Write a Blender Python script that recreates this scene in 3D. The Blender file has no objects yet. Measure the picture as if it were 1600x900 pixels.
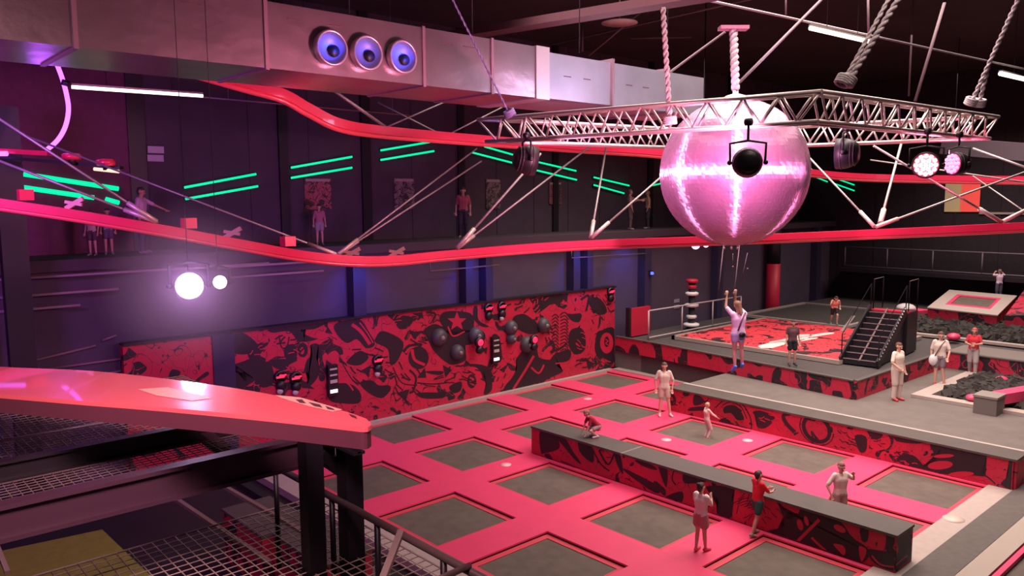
import bpy, bmesh, math, random
from mathutils import Vector, Matrix
random.seed(7)
PI = math.pi
S = bpy.context.scene
COL = S.collection

# ---------------------------------------------------------------- camera
YAW, PITCH, ROLL = math.radians(47.894), math.radians(6.3976), math.radians(-.3678)
FPX = 1246.4
CAM = Vector((-14.583, -21.038, 6.989))
_f = Vector((math.cos(YAW)*math.cos(PITCH), math.sin(YAW)*math.cos(PITCH), -math.sin(PITCH)))
_r0 = Vector((math.sin(YAW), -math.cos(YAW), 0)); _u0 = _r0.cross(_f)
_r = math.cos(ROLL)*_r0 + math.sin(ROLL)*_u0
_u = -math.sin(ROLL)*_r0 + math.cos(ROLL)*_u0
cd = bpy.data.cameras.new('camera'); cam = bpy.data.objects.new('camera', cd); COL.objects.link(cam)
cd.sensor_width = 36; cd.lens = FPX*36/1600; cd.clip_end = 300; cd.clip_start = .05
M3 = Matrix((_r, _u, -_f)).transposed()
cam.matrix_world = Matrix.Translation(CAM) @ M3.to_4x4()
S.camera = cam

# ---------------------------------------------------------------- world, exposure, large lights
w = bpy.data.worlds.new('world'); S.world = w; w.use_nodes = True
w.node_tree.nodes['Background'].inputs[0].default_value = (.42, .16, .30, 1)
w.node_tree.nodes['Background'].inputs[1].default_value = .15
S.view_settings.view_transform = 'Standard'; S.view_settings.look = 'None'
S.view_settings.gamma = 1; S.view_settings.use_curve_mapping = False
S.view_settings.exposure = 0.0

def area(name, loc, rot, size, power, color, spread=180):
    l = bpy.data.lights.new(name, 'AREA'); l.shape = 'RECTANGLE'; l.size, l.size_y = size; l.energy = power
    l.color = color; l.spread = math.radians(spread)
    o = bpy.data.objects.new(name, l); o.location = loc; o.rotation_euler = rot; COL.objects.link(o); return o
def aim(o, target):
    d = Vector(target) - o.location; o.rotation_euler = d.to_track_quat('-Z', 'Y').to_euler()
def point(name, loc, power, color, r=.1):
    l = bpy.data.lights.new(name, 'POINT'); l.energy = power; l.color = color; l.shadow_soft_size = r
    o = bpy.data.objects.new(name, l); o.location = loc; COL.objects.link(o); return o
def spot(name, loc, target, power, color, ang=60, r=.08, blend=.6):
    l = bpy.data.lights.new(name, 'SPOT'); l.energy = power; l.color = color; l.spot_size = math.radians(ang)
    l.spot_blend = blend; l.shadow_soft_size = r
    o = bpy.data.objects.new(name, l); o.location = loc; COL.objects.link(o); aim(o, target); return o

WARM = (1, .80, .74)
area('hall_light', (2.5, -11.5, 11.8), (0, 0, 0), (11, 9), 2150, WARM, 130)
area('hall_light', (12.5, -13.5, 11.8), (0, 0, 0), (8, 8), 950, WARM, 120)
area('hall_light', (23, -9, 11.8), (0, 0, 0), (8, 6), 900, WARM, 120)
area('hall_light', (9, -3.5, 11.6), (0, 0, 0), (9, 4), 620, WARM, 120)
o = area('magenta_wash', (-15.5, -9.0, 8.6), (0, 0, 0), (2, 1.5), 420, (.62, .16, 1), 150); aim(o, (-10, 2, 6))
o = area('violet_wash', (-4.0, -5.0, 5.0), (0, 0, 0), (1, 1), 90, (.42, .16, 1), 150); aim(o, (-3, 1, 4))
o = area('pink_wash', (-5.5, -14.5, 7.2), (0, 0, 0), (1.2, 1.2), 300, (1, .30, .46), 140); aim(o, (-7.5, -9.2, 9.4))
o = area('pink_wash', (-13.0, -13.0, 8.0), (0, 0, 0), (1, 1), 16, (1, .55, .50), 140); aim(o, (-13, -9.2, 9.4))
o = area('rigging_fill', (-5.5, -17.0, 11.8), (0, 0, 0), (1, 1), 55, (1, .78, .70), 120); aim(o, (-2, -14, 9))  # fill lamp added without a fixture, brightens ropes and truss
o = area('cool_wash', (.5, -13.6, 9.0), (0, 0, 0), (1, 1), 32, (.72, .66, 1), 110); aim(o, (-1.5, -9.2, 9.6))
o = area('pink_wash', (-13.6, -18.5, 8.4), (0, 0, 0), (1.2, 1.2), 150, (1, .55, .60), 100); aim(o, (-13, -14.8, 5.5))

# ---------------------------------------------------------------- pixel -> point on a real plane
def ray(u, v): return _f + _r*((u-800)/FPX) - _u*((v-450)/FPX)
def pz(u, v, z): d = ray(u, v); return CAM + d*((z-CAM.z)/d.z)
def py(u, v, y): d = ray(u, v); return CAM + d*((y-CAM.y)/d.y)
def px(u, v, x): d = ray(u, v); return CAM + d*((x-CAM.x)/d.x)
def pd(u, v, t): return CAM + ray(u, v)*t

# ---------------------------------------------------------------- materials
MATS = {}
def mat(name, col, rough=.6, metal=0, emit=None, es=0, noise=0, nscale=6, bump=0, spec=.5, coat=0):
    if name in MATS: return MATS[name]
    m = bpy.data.materials.new(name); m.use_nodes = True; nt = m.node_tree; b = nt.nodes['Principled BSDF']
    b.inputs['Base Color'].default_value = (*col, 1); b.inputs['Roughness'].default_value = rough
    b.inputs['Metallic'].default_value = metal; b.inputs['Specular IOR Level'].default_value = spec
    b.inputs['Coat Weight'].default_value = coat
    if emit: b.inputs['Emission Color'].default_value = (*emit, 1); b.inputs['Emission Strength'].default_value = es
    if noise or bump:
        tc = nt.nodes.new('ShaderNodeTexCoord'); n = nt.nodes.new('ShaderNodeTexNoise'); n.inputs['Scale'].default_value = nscale
        n.inputs['Detail'].default_value = 6; nt.links.new(tc.outputs['Object'], n.inputs['Vector'])
        if noise:
            r = nt.nodes.new('ShaderNodeValToRGB'); nt.links.new(n.outputs['Fac'], r.inputs[0])
            r.color_ramp.elements[0].position = .3; r.color_ramp.elements[1].position = .7
            r.color_ramp.elements[0].color = (*[c*(1-noise) for c in col], 1); r.color_ramp.elements[1].color = (*[min(1, c*(1+noise)) for c in col], 1)
            nt.links.new(r.outputs[0], b.inputs['Base Color'])
        if bump:
            bp = nt.nodes.new('ShaderNodeBump'); bp.inputs['Strength'].default_value = bump; bp.inputs['Distance'].default_value = .05
            nt.links.new(n.outputs['Fac'], bp.inputs['Height']); nt.links.new(bp.outputs[0], b.inputs['Normal'])
    MATS[name] = m; return m

RED = (.50, .014, .048); INK = (.022, .010, .016)
def graffiti(name, scale, thr, base=RED, ink=INK, line=.018, seed=0.):
    """painted doodle pattern: warped blobs of black with thin lines of either colour"""
    m = bpy.data.materials.new(name); m.use_nodes = True; nt = m.node_tree; N = nt.nodes; L = nt.links; b = N['Principled BSDF']
    b.inputs['Roughness'].default_value = .6
    tc = N.new('ShaderNodeTexCoord'); mp = N.new('ShaderNodeMapping'); mp.inputs['Location'].default_value = (seed, seed*1.7, seed*.3)
    L.new(tc.outputs['Object'], mp.inputs[0])
    def noise(s, dist, det=2.):
        n = N.new('ShaderNodeTexNoise'); n.inputs['Scale'].default_value = s; n.inputs['Distortion'].default_value = dist
        n.inputs['Detail'].default_value = det; L.new(mp.outputs[0], n.inputs['Vector']); return n.outputs['Fac']
    def math_(op, a, bb=None):
        n = N.new('ShaderNodeMath'); n.operation = op
        for i, v in enumerate((a, bb)):
            if v is None: continue
            if isinstance(v, (int, float)): n.inputs[i].default_value = v
            else: L.new(v, n.inputs[i])
        return n.outputs[0]
    blob = math_('GREATER_THAN', noise(scale, 1.3, .6), thr)
    l1 = math_('LESS_THAN', math_('ABSOLUTE', math_('SUBTRACT', noise(scale*1.1, 1.6, 0), .5)), line)
    l2 = math_('LESS_THAN', math_('ABSOLUTE', math_('SUBTRACT', noise(scale*1.5+.4, .8, 0), .47)), line*.7)
    ln = math_('MAXIMUM', l1, l2)
    x = math_('ABSOLUTE', math_('SUBTRACT', blob, ln))     # a line flips the colour under it
    mx = N.new('ShaderNodeMix'); mx.data_type = 'RGBA'; L.new(x, mx.inputs['Factor'])
    mx.inputs['A'].default_value = (*base, 1); mx.inputs['B'].default_value = (*ink, 1)
    L.new(mx.outputs['Result'], b.inputs['Base Color']); return m

M_pink = mat('pink_vinyl', (.74, .058, .150), .42, noise=.04, nscale=2)
M_pinkred = mat('red_vinyl', (.52, .014, .048), .5)
M_ink = mat('black_paint', INK, .55)
M_bed = mat('trampoline_mesh', (.108, .084, .066), .8, noise=.16, nscale=3.5)
M_black = mat('black_steel', (.012, .009, .014), .45)
M_baseshade = mat('black_base_shade', (.010, .008, .010), .9)
M_deck = mat('grey_carpet', (.135, .115, .100), .85, noise=.10, nscale=2.2)
M_deckdark = mat('dark_grey_vinyl', (.085, .072, .062), .6, noise=.08, nscale=2)
M_curb = mat('pale_grey_vinyl', (.40, .33, .29), .6, noise=.05)
M_alu = mat('aluminium', (.66, .57, .54), .42, .85)
M_steel = mat('galvanised', (.36, .33, .31), .5, .6, noise=.1, nscale=12)
M_wall = mat('purple_black_wall', (.062, .040, .056), .85, noise=.12, nscale=1.2)
M_wall2 = mat('lower_wall_paint', (.075, .05, .085), .85, noise=.10, nscale=1.0)
M_ceil = mat('ceiling_black', (.03, .018, .024), .9, noise=.3, nscale=.5)
M_floor = mat('floor_dark', (.018, .013, .018), .7, noise=.15, nscale=1.5)
M_railred = mat('rail_red', (.78, .025, .085), .35, coat=.4)
M_railhi = mat('rail_red_tube', (.88, .09, .12), .28, coat=.5)
M_board = mat('board_red', (.90, .15, .19), .26, coat=.6)
M_boardside = mat('board_side', (.13, .035, .06), .5)
M_white = mat('white_paint', (.75, .72, .70), .5)
M_pale = mat('pale_mark', (.80, .62, .50), .5)
M_green = mat('green_led', (0, .3, .15), .5, emit=(0.0, 1, .42), es=1.1)
M_purple = mat('purple_led', (.4, .2, .6), .5, emit=(.55, .12, 1), es=2.6)
M_tube = mat('warm_tube', (.9, .9, .8), .5, emit=(1, .83, .68), es=3.2)
M_redled = mat('red_led', (.5, 0, 0), .5, emit=(1, .02, .08), es=2.0)
M_whiteled = mat('white_led', (.8, .8, .8), .5, emit=(1, .85, .85), es=1.6)
M_glow = mat('stage_white', (1, 1, 1), .5, emit=(1, .72, 1), es=14)
M_pinkglow = mat('stage_pink', (1, .5, .6), .5, emit=(1, .40, .46), es=5)
M_wire = mat('net_cord', (.34, .27, .24), .7)
M_wiredark = mat('net_cord_dark', (.15, .10, .10), .8)
M_rope = mat('twisted_rope', (.60, .52, .54), .7, noise=.3, nscale=30)
M_lime = mat('lime_mat', (.24, .28, .03), .8, noise=.1)
M_foam = mat('charcoal_foam', (.035, .030, .026), .95, noise=.2)
M_skin = mat('skin', (.62, .33, .25), .6)
M_skin2 = mat('skin_tan', (.45, .22, .17), .6)

# ---------------------------------------------------------------- mesh helpers
class MB:
    def __init__(s): s.b = bmesh.new(); s.mi = 0; s.smooth = False
    def _f(s, vs):
        try: f = s.b.faces.new(vs); f.material_index = s.mi; f.smooth = s.smooth; return f
        except ValueError: return None
    def box(s, x0, x1, y0, y1, z0, z1):
        v = [s.b.verts.new((x, y, z)) for x in (x0, x1) for y in (y0, y1) for z in (z0, z1)]
        for q in ((0,1,3,2),(4,6,7,5),(0,4,5,1),(2,3,7,6),(0,2,6,4),(1,5,7,3)): s._f([v[i] for i in q])
        return s
    def obox(s, c, ax, ay, az):      # oriented box: centre and three half axes
        c, ax, ay, az = map(Vector, (c, ax, ay, az))
        v = [s.b.verts.new(c+i*ax+j*ay+k*az) for i in (-1,1) for j in (-1,1) for k in (-1,1)]
        for q in ((0,1,3,2),(4,6,7,5),(0,4,5,1),(2,3,7,6),(0,2,6,4),(1,5,7,3)): s._f([v[i] for i in q])
        return s
    def bar(s, a, b, w, h, up=(0,0,1)):
        a, b = Vector(a), Vector(b); d = (b-a); n = d.normalized(); up = Vector(up)
        if abs(n.dot(up)) > .98: up = Vector((1,0,0))
        r = n.cross(up).normalized(); u = r.cross(n)
        return s.obox((a+b)/2, d/2, r*w/2, u*h/2)
    def tube(s, pts, r, n=8, closed=False, r2=None, caps=True):
        pts = [Vector(p) for p in pts]; m = len(pts); rings = []; s.smooth = True
        t0 = (pts[1]-pts[0]).normalized(); nrm = t0.orthogonal().normalized()
        for i, p in enumerate(pts):
            if closed: t = (pts[(i+1) % m]-pts[i-1]).normalized()
            else: t = (pts[min(i+1, m-1)]-pts[max(i-1, 0)]).normalized()
            nrm = (nrm - t*nrm.dot(t)).normalized(); bn = t.cross(nrm)
            rr = r if r2 is None else r+(r2-r)*i/(m-1)
            if isinstance(r, (list, tuple)): rr = r[i]
            rings.append([s.b.verts.new(p+nrm*math.cos(2*PI*k/n)*rr+bn*math.sin(2*PI*k/n)*rr) for k in range(n)])
        for i in range(m if closed else m-1):
            A, B = rings[i], rings[(i+1) % m]
            for k in range(n): s._f([A[k], A[(k+1) % n], B[(k+1) % n], B[k]])
        s.smooth = False
        if not closed and caps: s._f(rings[0][::-1]); s._f(rings[-1])
        return s
    def lathe(s, c, axis, prof, n=24):      # prof: (distance along axis, radius)
        c, axis = Vector(c), Vector(axis).normalized(); a = axis.orthogonal().normalized(); bb = axis.cross(a); rings = []
        s.smooth = True
        for (t, r) in prof:
            if r < 1e-6: rings.append([s.b.verts.new(c+axis*t)])
            else: rings.append([s.b.verts.new(c+axis*t+(a*math.cos(2*PI*k/n)+bb*math.sin(2*PI*k/n))*r) for k in range(n)])
        for A, B in zip(rings, rings[1:]):
            for k in range(n):
                q = [A[k % len(A)], A[(k+1) % len(A)], B[(k+1) % len(B)], B[k % len(B)]]
                q2 = []
                for v in q:
                    if v not in q2: q2.append(v)
                if len(q2) > 2: s._f(q2)
        s.smooth = False; return s
    def ball(s, c, rx, ry=None, rz=None, n=16, m=10):
        ry = ry or rx; rz = rz or rx; c = Vector(c); rings = []; s.smooth = True
        for i in range(m+1):
            th = PI*i/m
            if i in (0, m): rings.append([s.b.verts.new(c+Vector((0,0,rz*math.cos(th))))]); continue
            rings.append([s.b.verts.new(c+Vector((rx*math.sin(th)*math.cos(2*PI*k/n), ry*math.sin(th)*math.sin(2*PI*k/n), rz*math.cos(th)))) for k in range(n)])
        for A, B in zip(rings, rings[1:]):
            for k in range(n):
                q2 = []
                for v in (A[k % len(A)], B[k % len(B)], B[(k+1) % len(B)], A[(k+1) % len(A)]):
                    if v not in q2: q2.append(v)
                if len(q2) > 2: s._f(q2)
        s.smooth = False; return s
    def cap(s, a, b, ra, rb, n=12):         # tapered capsule
        a, b = Vector(a), Vector(b); d = b-a; L = d.length
        if L < 1e-4: return s.ball(a, ra, n=n, m=8)
        pr = [(-ra*math.cos(t), ra*math.sin(t)) for t in (0, .4, .8, 1.2, PI/2)]
        pr += [(L+rb*math.sin(t), rb*math.cos(t)) for t in (0, .4, .8, 1.2)]+[(L+rb, 0)]
        pr[0] = (-ra, 0); return s.lathe(a, d, pr, n)
    def poly(s, pts):                       # flat face from ordered points
        return s._f([s.b.verts.new(Vector(p)) for p in pts])
    def prism(s, pts, off):
        off = Vector(off); a = [s.b.verts.new(Vector(p)) for p in pts]; b = [s.b.verts.new(Vector(p)+off) for p in pts]; n = len(a)
        s._f(a[::-1]); s._f(b)
        for i in range(n): s._f([a[i], a[(i+1) % n], b[(i+1) % n], b[i]])
        return s
    def make(s, name, mats, parent=None, loc=None, tri=False):
        if tri: bmesh.ops.triangulate(s.b, faces=s.b.faces[:])
        bmesh.ops.recalc_face_normals(s.b, faces=s.b.faces[:])
        me = bpy.data.meshes.new(name); s.b.to_mesh(me); s.b.free()
        for m in (mats if isinstance(mats, (list, tuple)) else [mats]): me.materials.append(m)
        o = bpy.data.objects.new(name, me); COL.objects.link(o)
        if parent: o.parent = parent
        if loc is not None: o.location = loc
        return o
def tag(o, label, cat, group=None, kind=None):
    o['label'] = label; o['category'] = cat
    if group: o['group'] = group
    if kind: o['kind'] = kind
    return o
def thing(name, label, cat, loc=(0,0,0), rz=0, group=None):
    o = bpy.data.objects.new(name, None); COL.objects.link(o); o.location = loc; o.rotation_euler = (0,0,rz)
    o.empty_display_size = .1; return tag(o, label, cat, group)
def struct(o): o['kind'] = 'structure'; return o
def rel(o, p): return Vector(p)-o.location
def spline(pts, k=8, closed=False):
    P = [Vector(p) for p in pts]; n = len(P); out = []
    for i in range(n if closed else n-1):
        if closed: a, b, c, d = P[i-1], P[i], P[(i+1) % n], P[(i+2) % n]
        else: a, b, c, d = P[max(i-1, 0)], P[i], P[i+1], P[min(i+2, n-1)]
        for j in range(k):
            t = j/k; out.append(.5*((2*b)+(-a+c)*t+(2*a-5*b+4*c-d)*t*t+(-a+3*b-3*c+d)*t**3))
    if not closed: out.append(P[-1])
    return out
ORD = ['first', 'second', 'third', 'fourth', 'fifth', 'sixth', 'seventh', 'eighth', 'ninth', 'tenth', 'eleventh', 'twelfth']

# ================================================================= THE ROOM
DZ, PZ, MZ = .75, 1.35, 5.6        # walkway, platform, mezzanine levels
LW, UW = .6, 2.6                   # y of the lower wall and of the wall behind the mezzanine
RX = 29.5
struct(MB().box(-22, RX+1, -34, 4, -.5, -.3).make('floor', M_floor))
struct(MB().box(-22, RX+1, -34, 4, 13.2, 13.5).make('ceiling', M_ceil))
b = MB().box(-22, RX, UW, UW+.3, MZ-.2, 13.2)
for x in range(-20, 29, 2): b.box(x, x+.06, UW-.03, UW, MZ, 13.2)
struct(b.make('wall_back', M_wall))
struct(MB().box(-22, RX, LW, LW+.25, -.3, MZ-.2).make('wall_lower_back', M_wall2))
b = MB().box(RX, RX+.3, -34, UW, -.3, 13.2)
for y in range(-32, 2, 2): b.box(RX-.04, RX, y, y+.08, 1.3, 13.2)
struct(b.make('wall_right', mat('right_wall', (.022, .014, .020), .9, noise=.2)))
struct(MB().box(-22.3, -22, -34, 4, -.3, 13.2).make('wall_left', M_wall))
# mezzanine slab with dark fascia
struct(MB().box(-22, RX, .28, UW, MZ-.28, MZ).make('mezzanine_floor', mat('mezz', (.05, .03, .045), .8)))
for i, (x, wd) in enumerate([(-7.25, .45), (-2.9, .3), (.1, .35), (4.2, .3), (9.2, .3), (15.5, .35), (22, .35)]):
    struct(MB().box(x-wd/2, x+wd/2, UW-.10, UW, MZ, 13.2).make('column', M_black))
for i, x in enumerate([-11.5, -1.7, 2.65, 3.55, 8.0, 8.8, 12.45, 17.9, 27.5]):
    struct(MB().box(x-(.22 if x > 10 or x < 0 else .16), x+(.22 if x > 10 or x < 0 else .16), .2, LW, 0, MZ-.28).make('column', mat('col_blue', (.03, .025, .06), .5)))
# horizontal trims on the lower wall
for i, (u0, v0, u1, v1) in enumerate([(0, 446, 420, 404), (0, 467, 185, 450), (0, 489, 125, 475), (360, 437, 505, 420), (340, 419, 480, 409)]):
    a, c = py(u0, v0, .24), py(u1, v1, .24); c.z = a.z = (a.z+c.z)/2
    struct(MB().tube([a, c], .035, 8).make('trim_%d' % (i+1), mat('trim_metal', (.30, .20, .26), .5)))

# red round pillar and its dark band, on the far lower wall
p0 = py(1206, 487, .2)
struct(MB().lathe((22.6, .15, 0), (0,0,1), [(0,0),(0,.34),(3.6,.34),(3.6,0)]).make('column', M_pinkred))
struct(MB().lathe((22.6, .15, 3.6), (0,0,1), [(0,0),(0,.33),(1.7,.33),(1.7,0)]).make('column', M_black))

# ================================================================= GRAFFITI TRACING
class Paint:
    """flat painted shapes lying on one plane; axis 'x' or 'y' gives the plane"""
    def __init__(s, axis, val, origin=(0,0), scale=5., off=-.004, loc=None, zlim=None, alim=None):
        s.axis, s.val, s.og, s.sc, s.off, s.n = axis, val, origin, scale, off, 0; s.zlim, s.alim = zlim, alim
        s.K, s.R = MB(), MB()
    def P(s, c, lift):
        u, v = s.og[0]+c[0]/s.sc, s.og[1]+c[1]/s.sc; o = s.val+s.off*(1+lift)
        p = py(u, v, o) if s.axis == 'y' else px(u, v, o)
        if s.zlim: p.z = min(max(p.z, s.zlim[0]), s.zlim[1])
        if s.alim:
            if s.axis == 'y': p.x = min(max(p.x, s.alim[0]), s.alim[1])
            else: p.y = min(max(p.y, s.alim[0]), s.alim[1])
        return p
    def shape(s, pts, red=False, smooth=True, lift=None):
        s.n += 1; lift = (s.n*.02) if lift is None else lift
        q = [Vector((p[0], p[1], 0)) for p in pts]
        if smooth: q = spline(q, 4, True)
        (s.R if red else s.K).poly([s.P(p, lift) for p in q])
    def stroke(s, pts, wd, red=False, closed=False):
        s.n += 1; q = spline([Vector((p[0], p[1], 0)) for p in pts], 5, closed); m = len(q); L_, R_ = [], []
        for i in range(m):
            t = (q[(i+1) % m]-q[i-1]) if closed else (q[min(i+1, m-1)]-q[max(i-1, 0)])
            t.normalize(); nn = Vector((-t.y, t.x, 0))*wd/2; L_.append(q[i]+nn); R_.append(q[i]-nn)
        B = s.R if red else s.K; l = s.n*.02
        for i in range(m if closed else m-1):
            j = (i+1) % m; B.poly([s.P(L_[i], l), s.P(L_[j], l), s.P(R_[j], l), s.P(R_[i], l)])
    def ell(s, cx, cy, rx, ry, red=False, ang=0):
        ca, sa = math.cos(ang), math.sin(ang)
        s.shape([(cx+rx*math.cos(t)*ca-ry*math.sin(t)*sa, cy+rx*math.cos(t)*sa+ry*math.sin(t)*ca) for t in [2*PI*k/16 for k in range(16)]], red, False)
    def star(s, cx, cy, r, red=False, rot=-PI/2):
        s.shape([(cx+(r if k % 2 == 0 else r*.42)*math.cos(rot+PI*k/5), cy+(r if k % 2 == 0 else r*.42)*math.sin(rot+PI*k/5)) for k in range(10)], red, False)
    def scribble(s, x0, x1, y0, y1, n, wd, red=False, slope=0., ln=40):
        rnd = random.Random(int(x0*7+y0))
        for _ in range(n):
            x, y = rnd.uniform(x0, x1), rnd.uniform(y0, y1); a = rnd.uniform(-.5, .5)+slope
            s.stroke([(x, y), (x+ln*math.cos(a)*.5, y+ln*math.sin(a)*.5+rnd.uniform(-8, 8)), (x+ln*math.cos(a), y+ln*math.sin(a))], wd, red)
    def done(s, parent):
        for B, m in ((s.K, M_ink), (s.R, M_pinkred)):
            if len(B.b.faces): B.make('painted_design', m, parent, tri=True)
            else: B.b.free()

# ---- the long graffiti wall behind the trampolines
GW = thing('graffiti_wall', 'long red padded wall with black doodle graffiti behind the trampolines', 'wall panel')
MB().box(-8.6, 10.27, .18, .45, 0, 3.36).make('wall_panel', graffiti('wall_doodle', 1.3, .64, line=.008), GW)
MB().box(-8.6, 10.3, .12, .48, 3.36, 3.42).make('top_edge', M_black, GW)
MB().box(-6.35, -5.75, .14, .30, 0, 3.36).make('dark_post', mat('navy_post', (.03, .02, .06), .6), GW)
A = Paint('y', .18, (340, 450), 5, zlim=(.03, 3.34), alim=(-8.5, 10.25))
for sh in [[(40,370),(200,350),(330,470),(200,520),(50,480)],
    [(420,310),(820,270),(760,320),(640,330),(720,380),(780,400),(640,420),(560,340),(430,350)],
    [(920,280),(1100,240),(1180,340),(1230,440),(1160,470),(1090,400),(1010,430),(930,360)],
    [(1230,400),(1290,335),(1450,420),(1410,560),(1350,600),(1330,480),(1240,430)],
    [(1010,570),(1110,490),(1180,540),(1120,600),(1040,600)],
    [(720,450),(790,440),(820,560),(770,540),(800,640),(760,730),(700,775),(720,690),(680,640),(700,560),(740,520)],
    [(520,470),(600,440),(620,560),(540,560)], [(860,800),(960,740),(1060,760),(1120,830),(1100,900),(960,900),(880,880)],
    [(1110,740),(1200,720),(1260,760),(1340,760),(1350,800),(1280,860),(1180,820)],
    [(100,560),(160,600),(230,560),(300,560),(330,680),(200,780),(130,760),(280,700),(150,660)],
    [(240,480),(360,420),(400,440),(330,520),(380,560),(300,620),(250,560)],
    [(330,580),(420,600),(440,720),(400,770),(330,760)], [(420,560),(620,560),(560,600),(530,640),(440,620)],
    [(1330,210),(1460,215),(1530,240),(1490,310),(1420,320),(1380,260)]]: A.shape(sh)
A.ell(665, 485, 42, 58); A.ell(660, 490, 18, 28, True)
A.stroke([(1050,285),(1120,340),(1190,440)], 26, True); A.stroke([(1110,270),(1170,350),(1215,430)], 10, True)
A.stroke([(1450,500),(1500,450),(1600,440)], 22); A.stroke([(380,480),(470,380),(560,430)], 26, True)
A.stroke([(1370,620),(1440,740),(1560,760)], 9); A.stroke([(950,540),(1040,700),(1100,760)], 8); A.stroke([(930,740),(1010,740),(1060,800)], 12, True)
A.scribble(240, 400, 420, 560, 9, 7, True, -.5); A.scribble(1350, 1480, 230, 310, 7, 6, True, -.5); A.scribble(830, 960, 380, 500, 7, 5, False, .9)
for tri in ([(500,620),(560,720),(470,700)], [(850,560),(900,600),(840,640)], [(1130,640),(1200,600),(1180,700)], [(640,700),(760,790),(660,780)], [(1400,820),(1500,790),(1470,890)], [(860,300),(900,360),(840,350)], [(1250,700),(1330,690),(1300,740)]): A.shape(tri, False, False)
A.scribble(1000, 1340, 460, 720, 16, 11, False, .4, 70); A.scribble(360, 640, 400, 560, 12, 12, False, -.4, 70); A.scribble(340, 640, 620, 760, 12, 12, False, .3, 60); A.scribble(1380, 1600, 560, 880, 12, 10, False, .8, 70); A.scribble(420, 620, 400, 740, 8, 8, True, .2, 50)
A.stroke([(480,370),(500,460),(540,470),(560,380)], 10); A.stroke([(620,340),(640,420),(600,470)], 9); A.stroke([(1240,300),(1260,220),(1320,200)], 10); A.done(GW)
B_ = Paint('y', .18, (640, 450), 5, zlim=(.03, 3.34), alim=(-8.5, 10.25))
for sh in [[(250,200),(330,180),(480,200),(500,300),(420,400),(330,370),(240,270)],
    [(110,330),(200,280),(290,330),(330,380),(440,350),(560,330),(590,400),(480,440),(430,460),(440,560),(340,600),(270,570),(180,480),(150,400)],
    [(500,150),(530,150),(540,250),(620,300),(560,300),(500,240)], [(820,220),(920,200),(980,250),(1020,340),(940,360),(860,330),(800,290)],
    [(460,600),(600,610),(640,700),(640,800),(580,830),(590,700)],
    [(830,560),(900,480),(990,470),(1010,540),(1100,560),(1130,520),(1250,480),(1250,560),(1150,600),(1200,650),(1100,700),(1000,740),(860,790),(740,790),(800,700),(840,620)],
    [(1260,330),(1330,310),(1370,360),(1370,480),(1300,520),(1250,470),(1240,400)],
    [(1460,360),(1500,330),(1600,320),(1600,560),(1500,540),(1450,500)], [(1000,80),(1180,50),(1190,110),(1100,130),(1060,160),(990,200),(960,140)],
    [(1240,200),(1340,200),(1330,260),(1290,265),(1250,240)], [(60,820),(270,820),(250,860),(100,860)], [(130,650),(260,650),(240,680),(150,668)],
    [(310,770),(400,730),(400,800),(340,820)], [(640,380),(700,380),(720,560),(660,560)], [(650,210),(740,200),(740,240),(660,250)],
    [(1400,110),(1460,70),(1520,120),(1540,190),(1480,210),(1430,170)]]: B_.shape(sh)
B_.star(370, 262, 78, True); B_.ell(70, 545, 80, 90); B_.stroke([(20,480),(40,560),(120,600)], 22, True)
B_.stroke([(0,430),(90,420),(150,470),(190,560)], 20, True)
B_.stroke([(760,235),(830,203),(900,195),(970,240)], 18, True); B_.stroke([(300,300),(340,375),(430,340)], 12, True)
B_.stroke([(970,530),(900,650),(810,790)], 18, True); B_.stroke([(950,620),(1010,665),(1050,600)], 14, True)
B_.ell(490, 725, 82, 112, True); B_.ell(485, 728, 36, 56); B_.stroke([(470,700),(500,715),(470,735),(505,760)], 12, True)
B_.ell(1540, 430, 52, 82, True); B_.ell(1540, 420, 20, 42); B_.stroke([(1530,400),(1550,415),(1532,432),(1550,445)], 7, True)
B_.stroke([(60,740),(180,750),(290,740)], 9); B_.stroke([(1140,590),(1250,580),(1260,555)], 10, True); B_.stroke([(1160,160),(1250,190),(1330,185)], 22, True)
for k in range(12):
    B_.stroke([(1112, 225+k*26), (1140, 205+k*26), (1165, 232+k*26)], 8); B_.stroke([(1178, 205+k*26), (1215, 190+k*26), (1240, 222+k*26)], 8)
B_.scribble(640, 760, 560, 780, 12, 8, False, -1); B_.scribble(940, 1080, 90, 200, 9, 7, True, -1); B_.scribble(1270, 1350, 340, 480, 8, 6, True, .4)
B_.scribble(1380, 1560, 40, 260, 12, 6, False, .7); B_.scribble(20, 240, 190, 300, 9, 7, False, -.4)
for tri in ([(120,620),(60,700),(130,700)], [(560,120),(600,150),(560,170)], [(440,560),(480,600),(420,620)], [(700,640),(760,600),(740,660)], [(1380,560),(1450,590),(1400,640)], [(260,600),(330,640),(280,700)], [(1050,330),(1090,300),(1095,370)], [(570,480),(610,460),(600,520)], [(1170,60),(1240,40),(1230,110)], [(20,200),(100,190),(110,240)], [(0,330),(90,350),(40,400)]): B_.shape(tri, False, False)
for sq in ([(130,190),(200,200),(180,260)], [(0,640),(50,700),(30,800),(0,820)], [(560,640),(620,660),(600,740)], [(1340,90),(1400,60),(1380,180)], [(1100,500),(1180,470),(1230,430)]): B_.stroke(sq, 16)
B_.scribble(250, 600, 600, 820, 10, 9, False, .3, 70); B_.scribble(700, 960, 60, 200, 12, 9, False, -.6, 60); B_.scribble(1000, 1100, 240, 420, 8, 8, False, .9, 50); B_.scribble(0, 120, 300, 420, 7, 10, False, .5, 70)
B_.scribble(1280, 1560, 540, 640, 8, 8, False, -.3, 60); B_.scribble(60, 280, 700, 800, 6, 7, False, .1, 80)
B_.done(GW)
struct(MB().box(-8.6, 10.35, .0, .18, -.3, .05).make('trim_6', M_curb))

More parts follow.
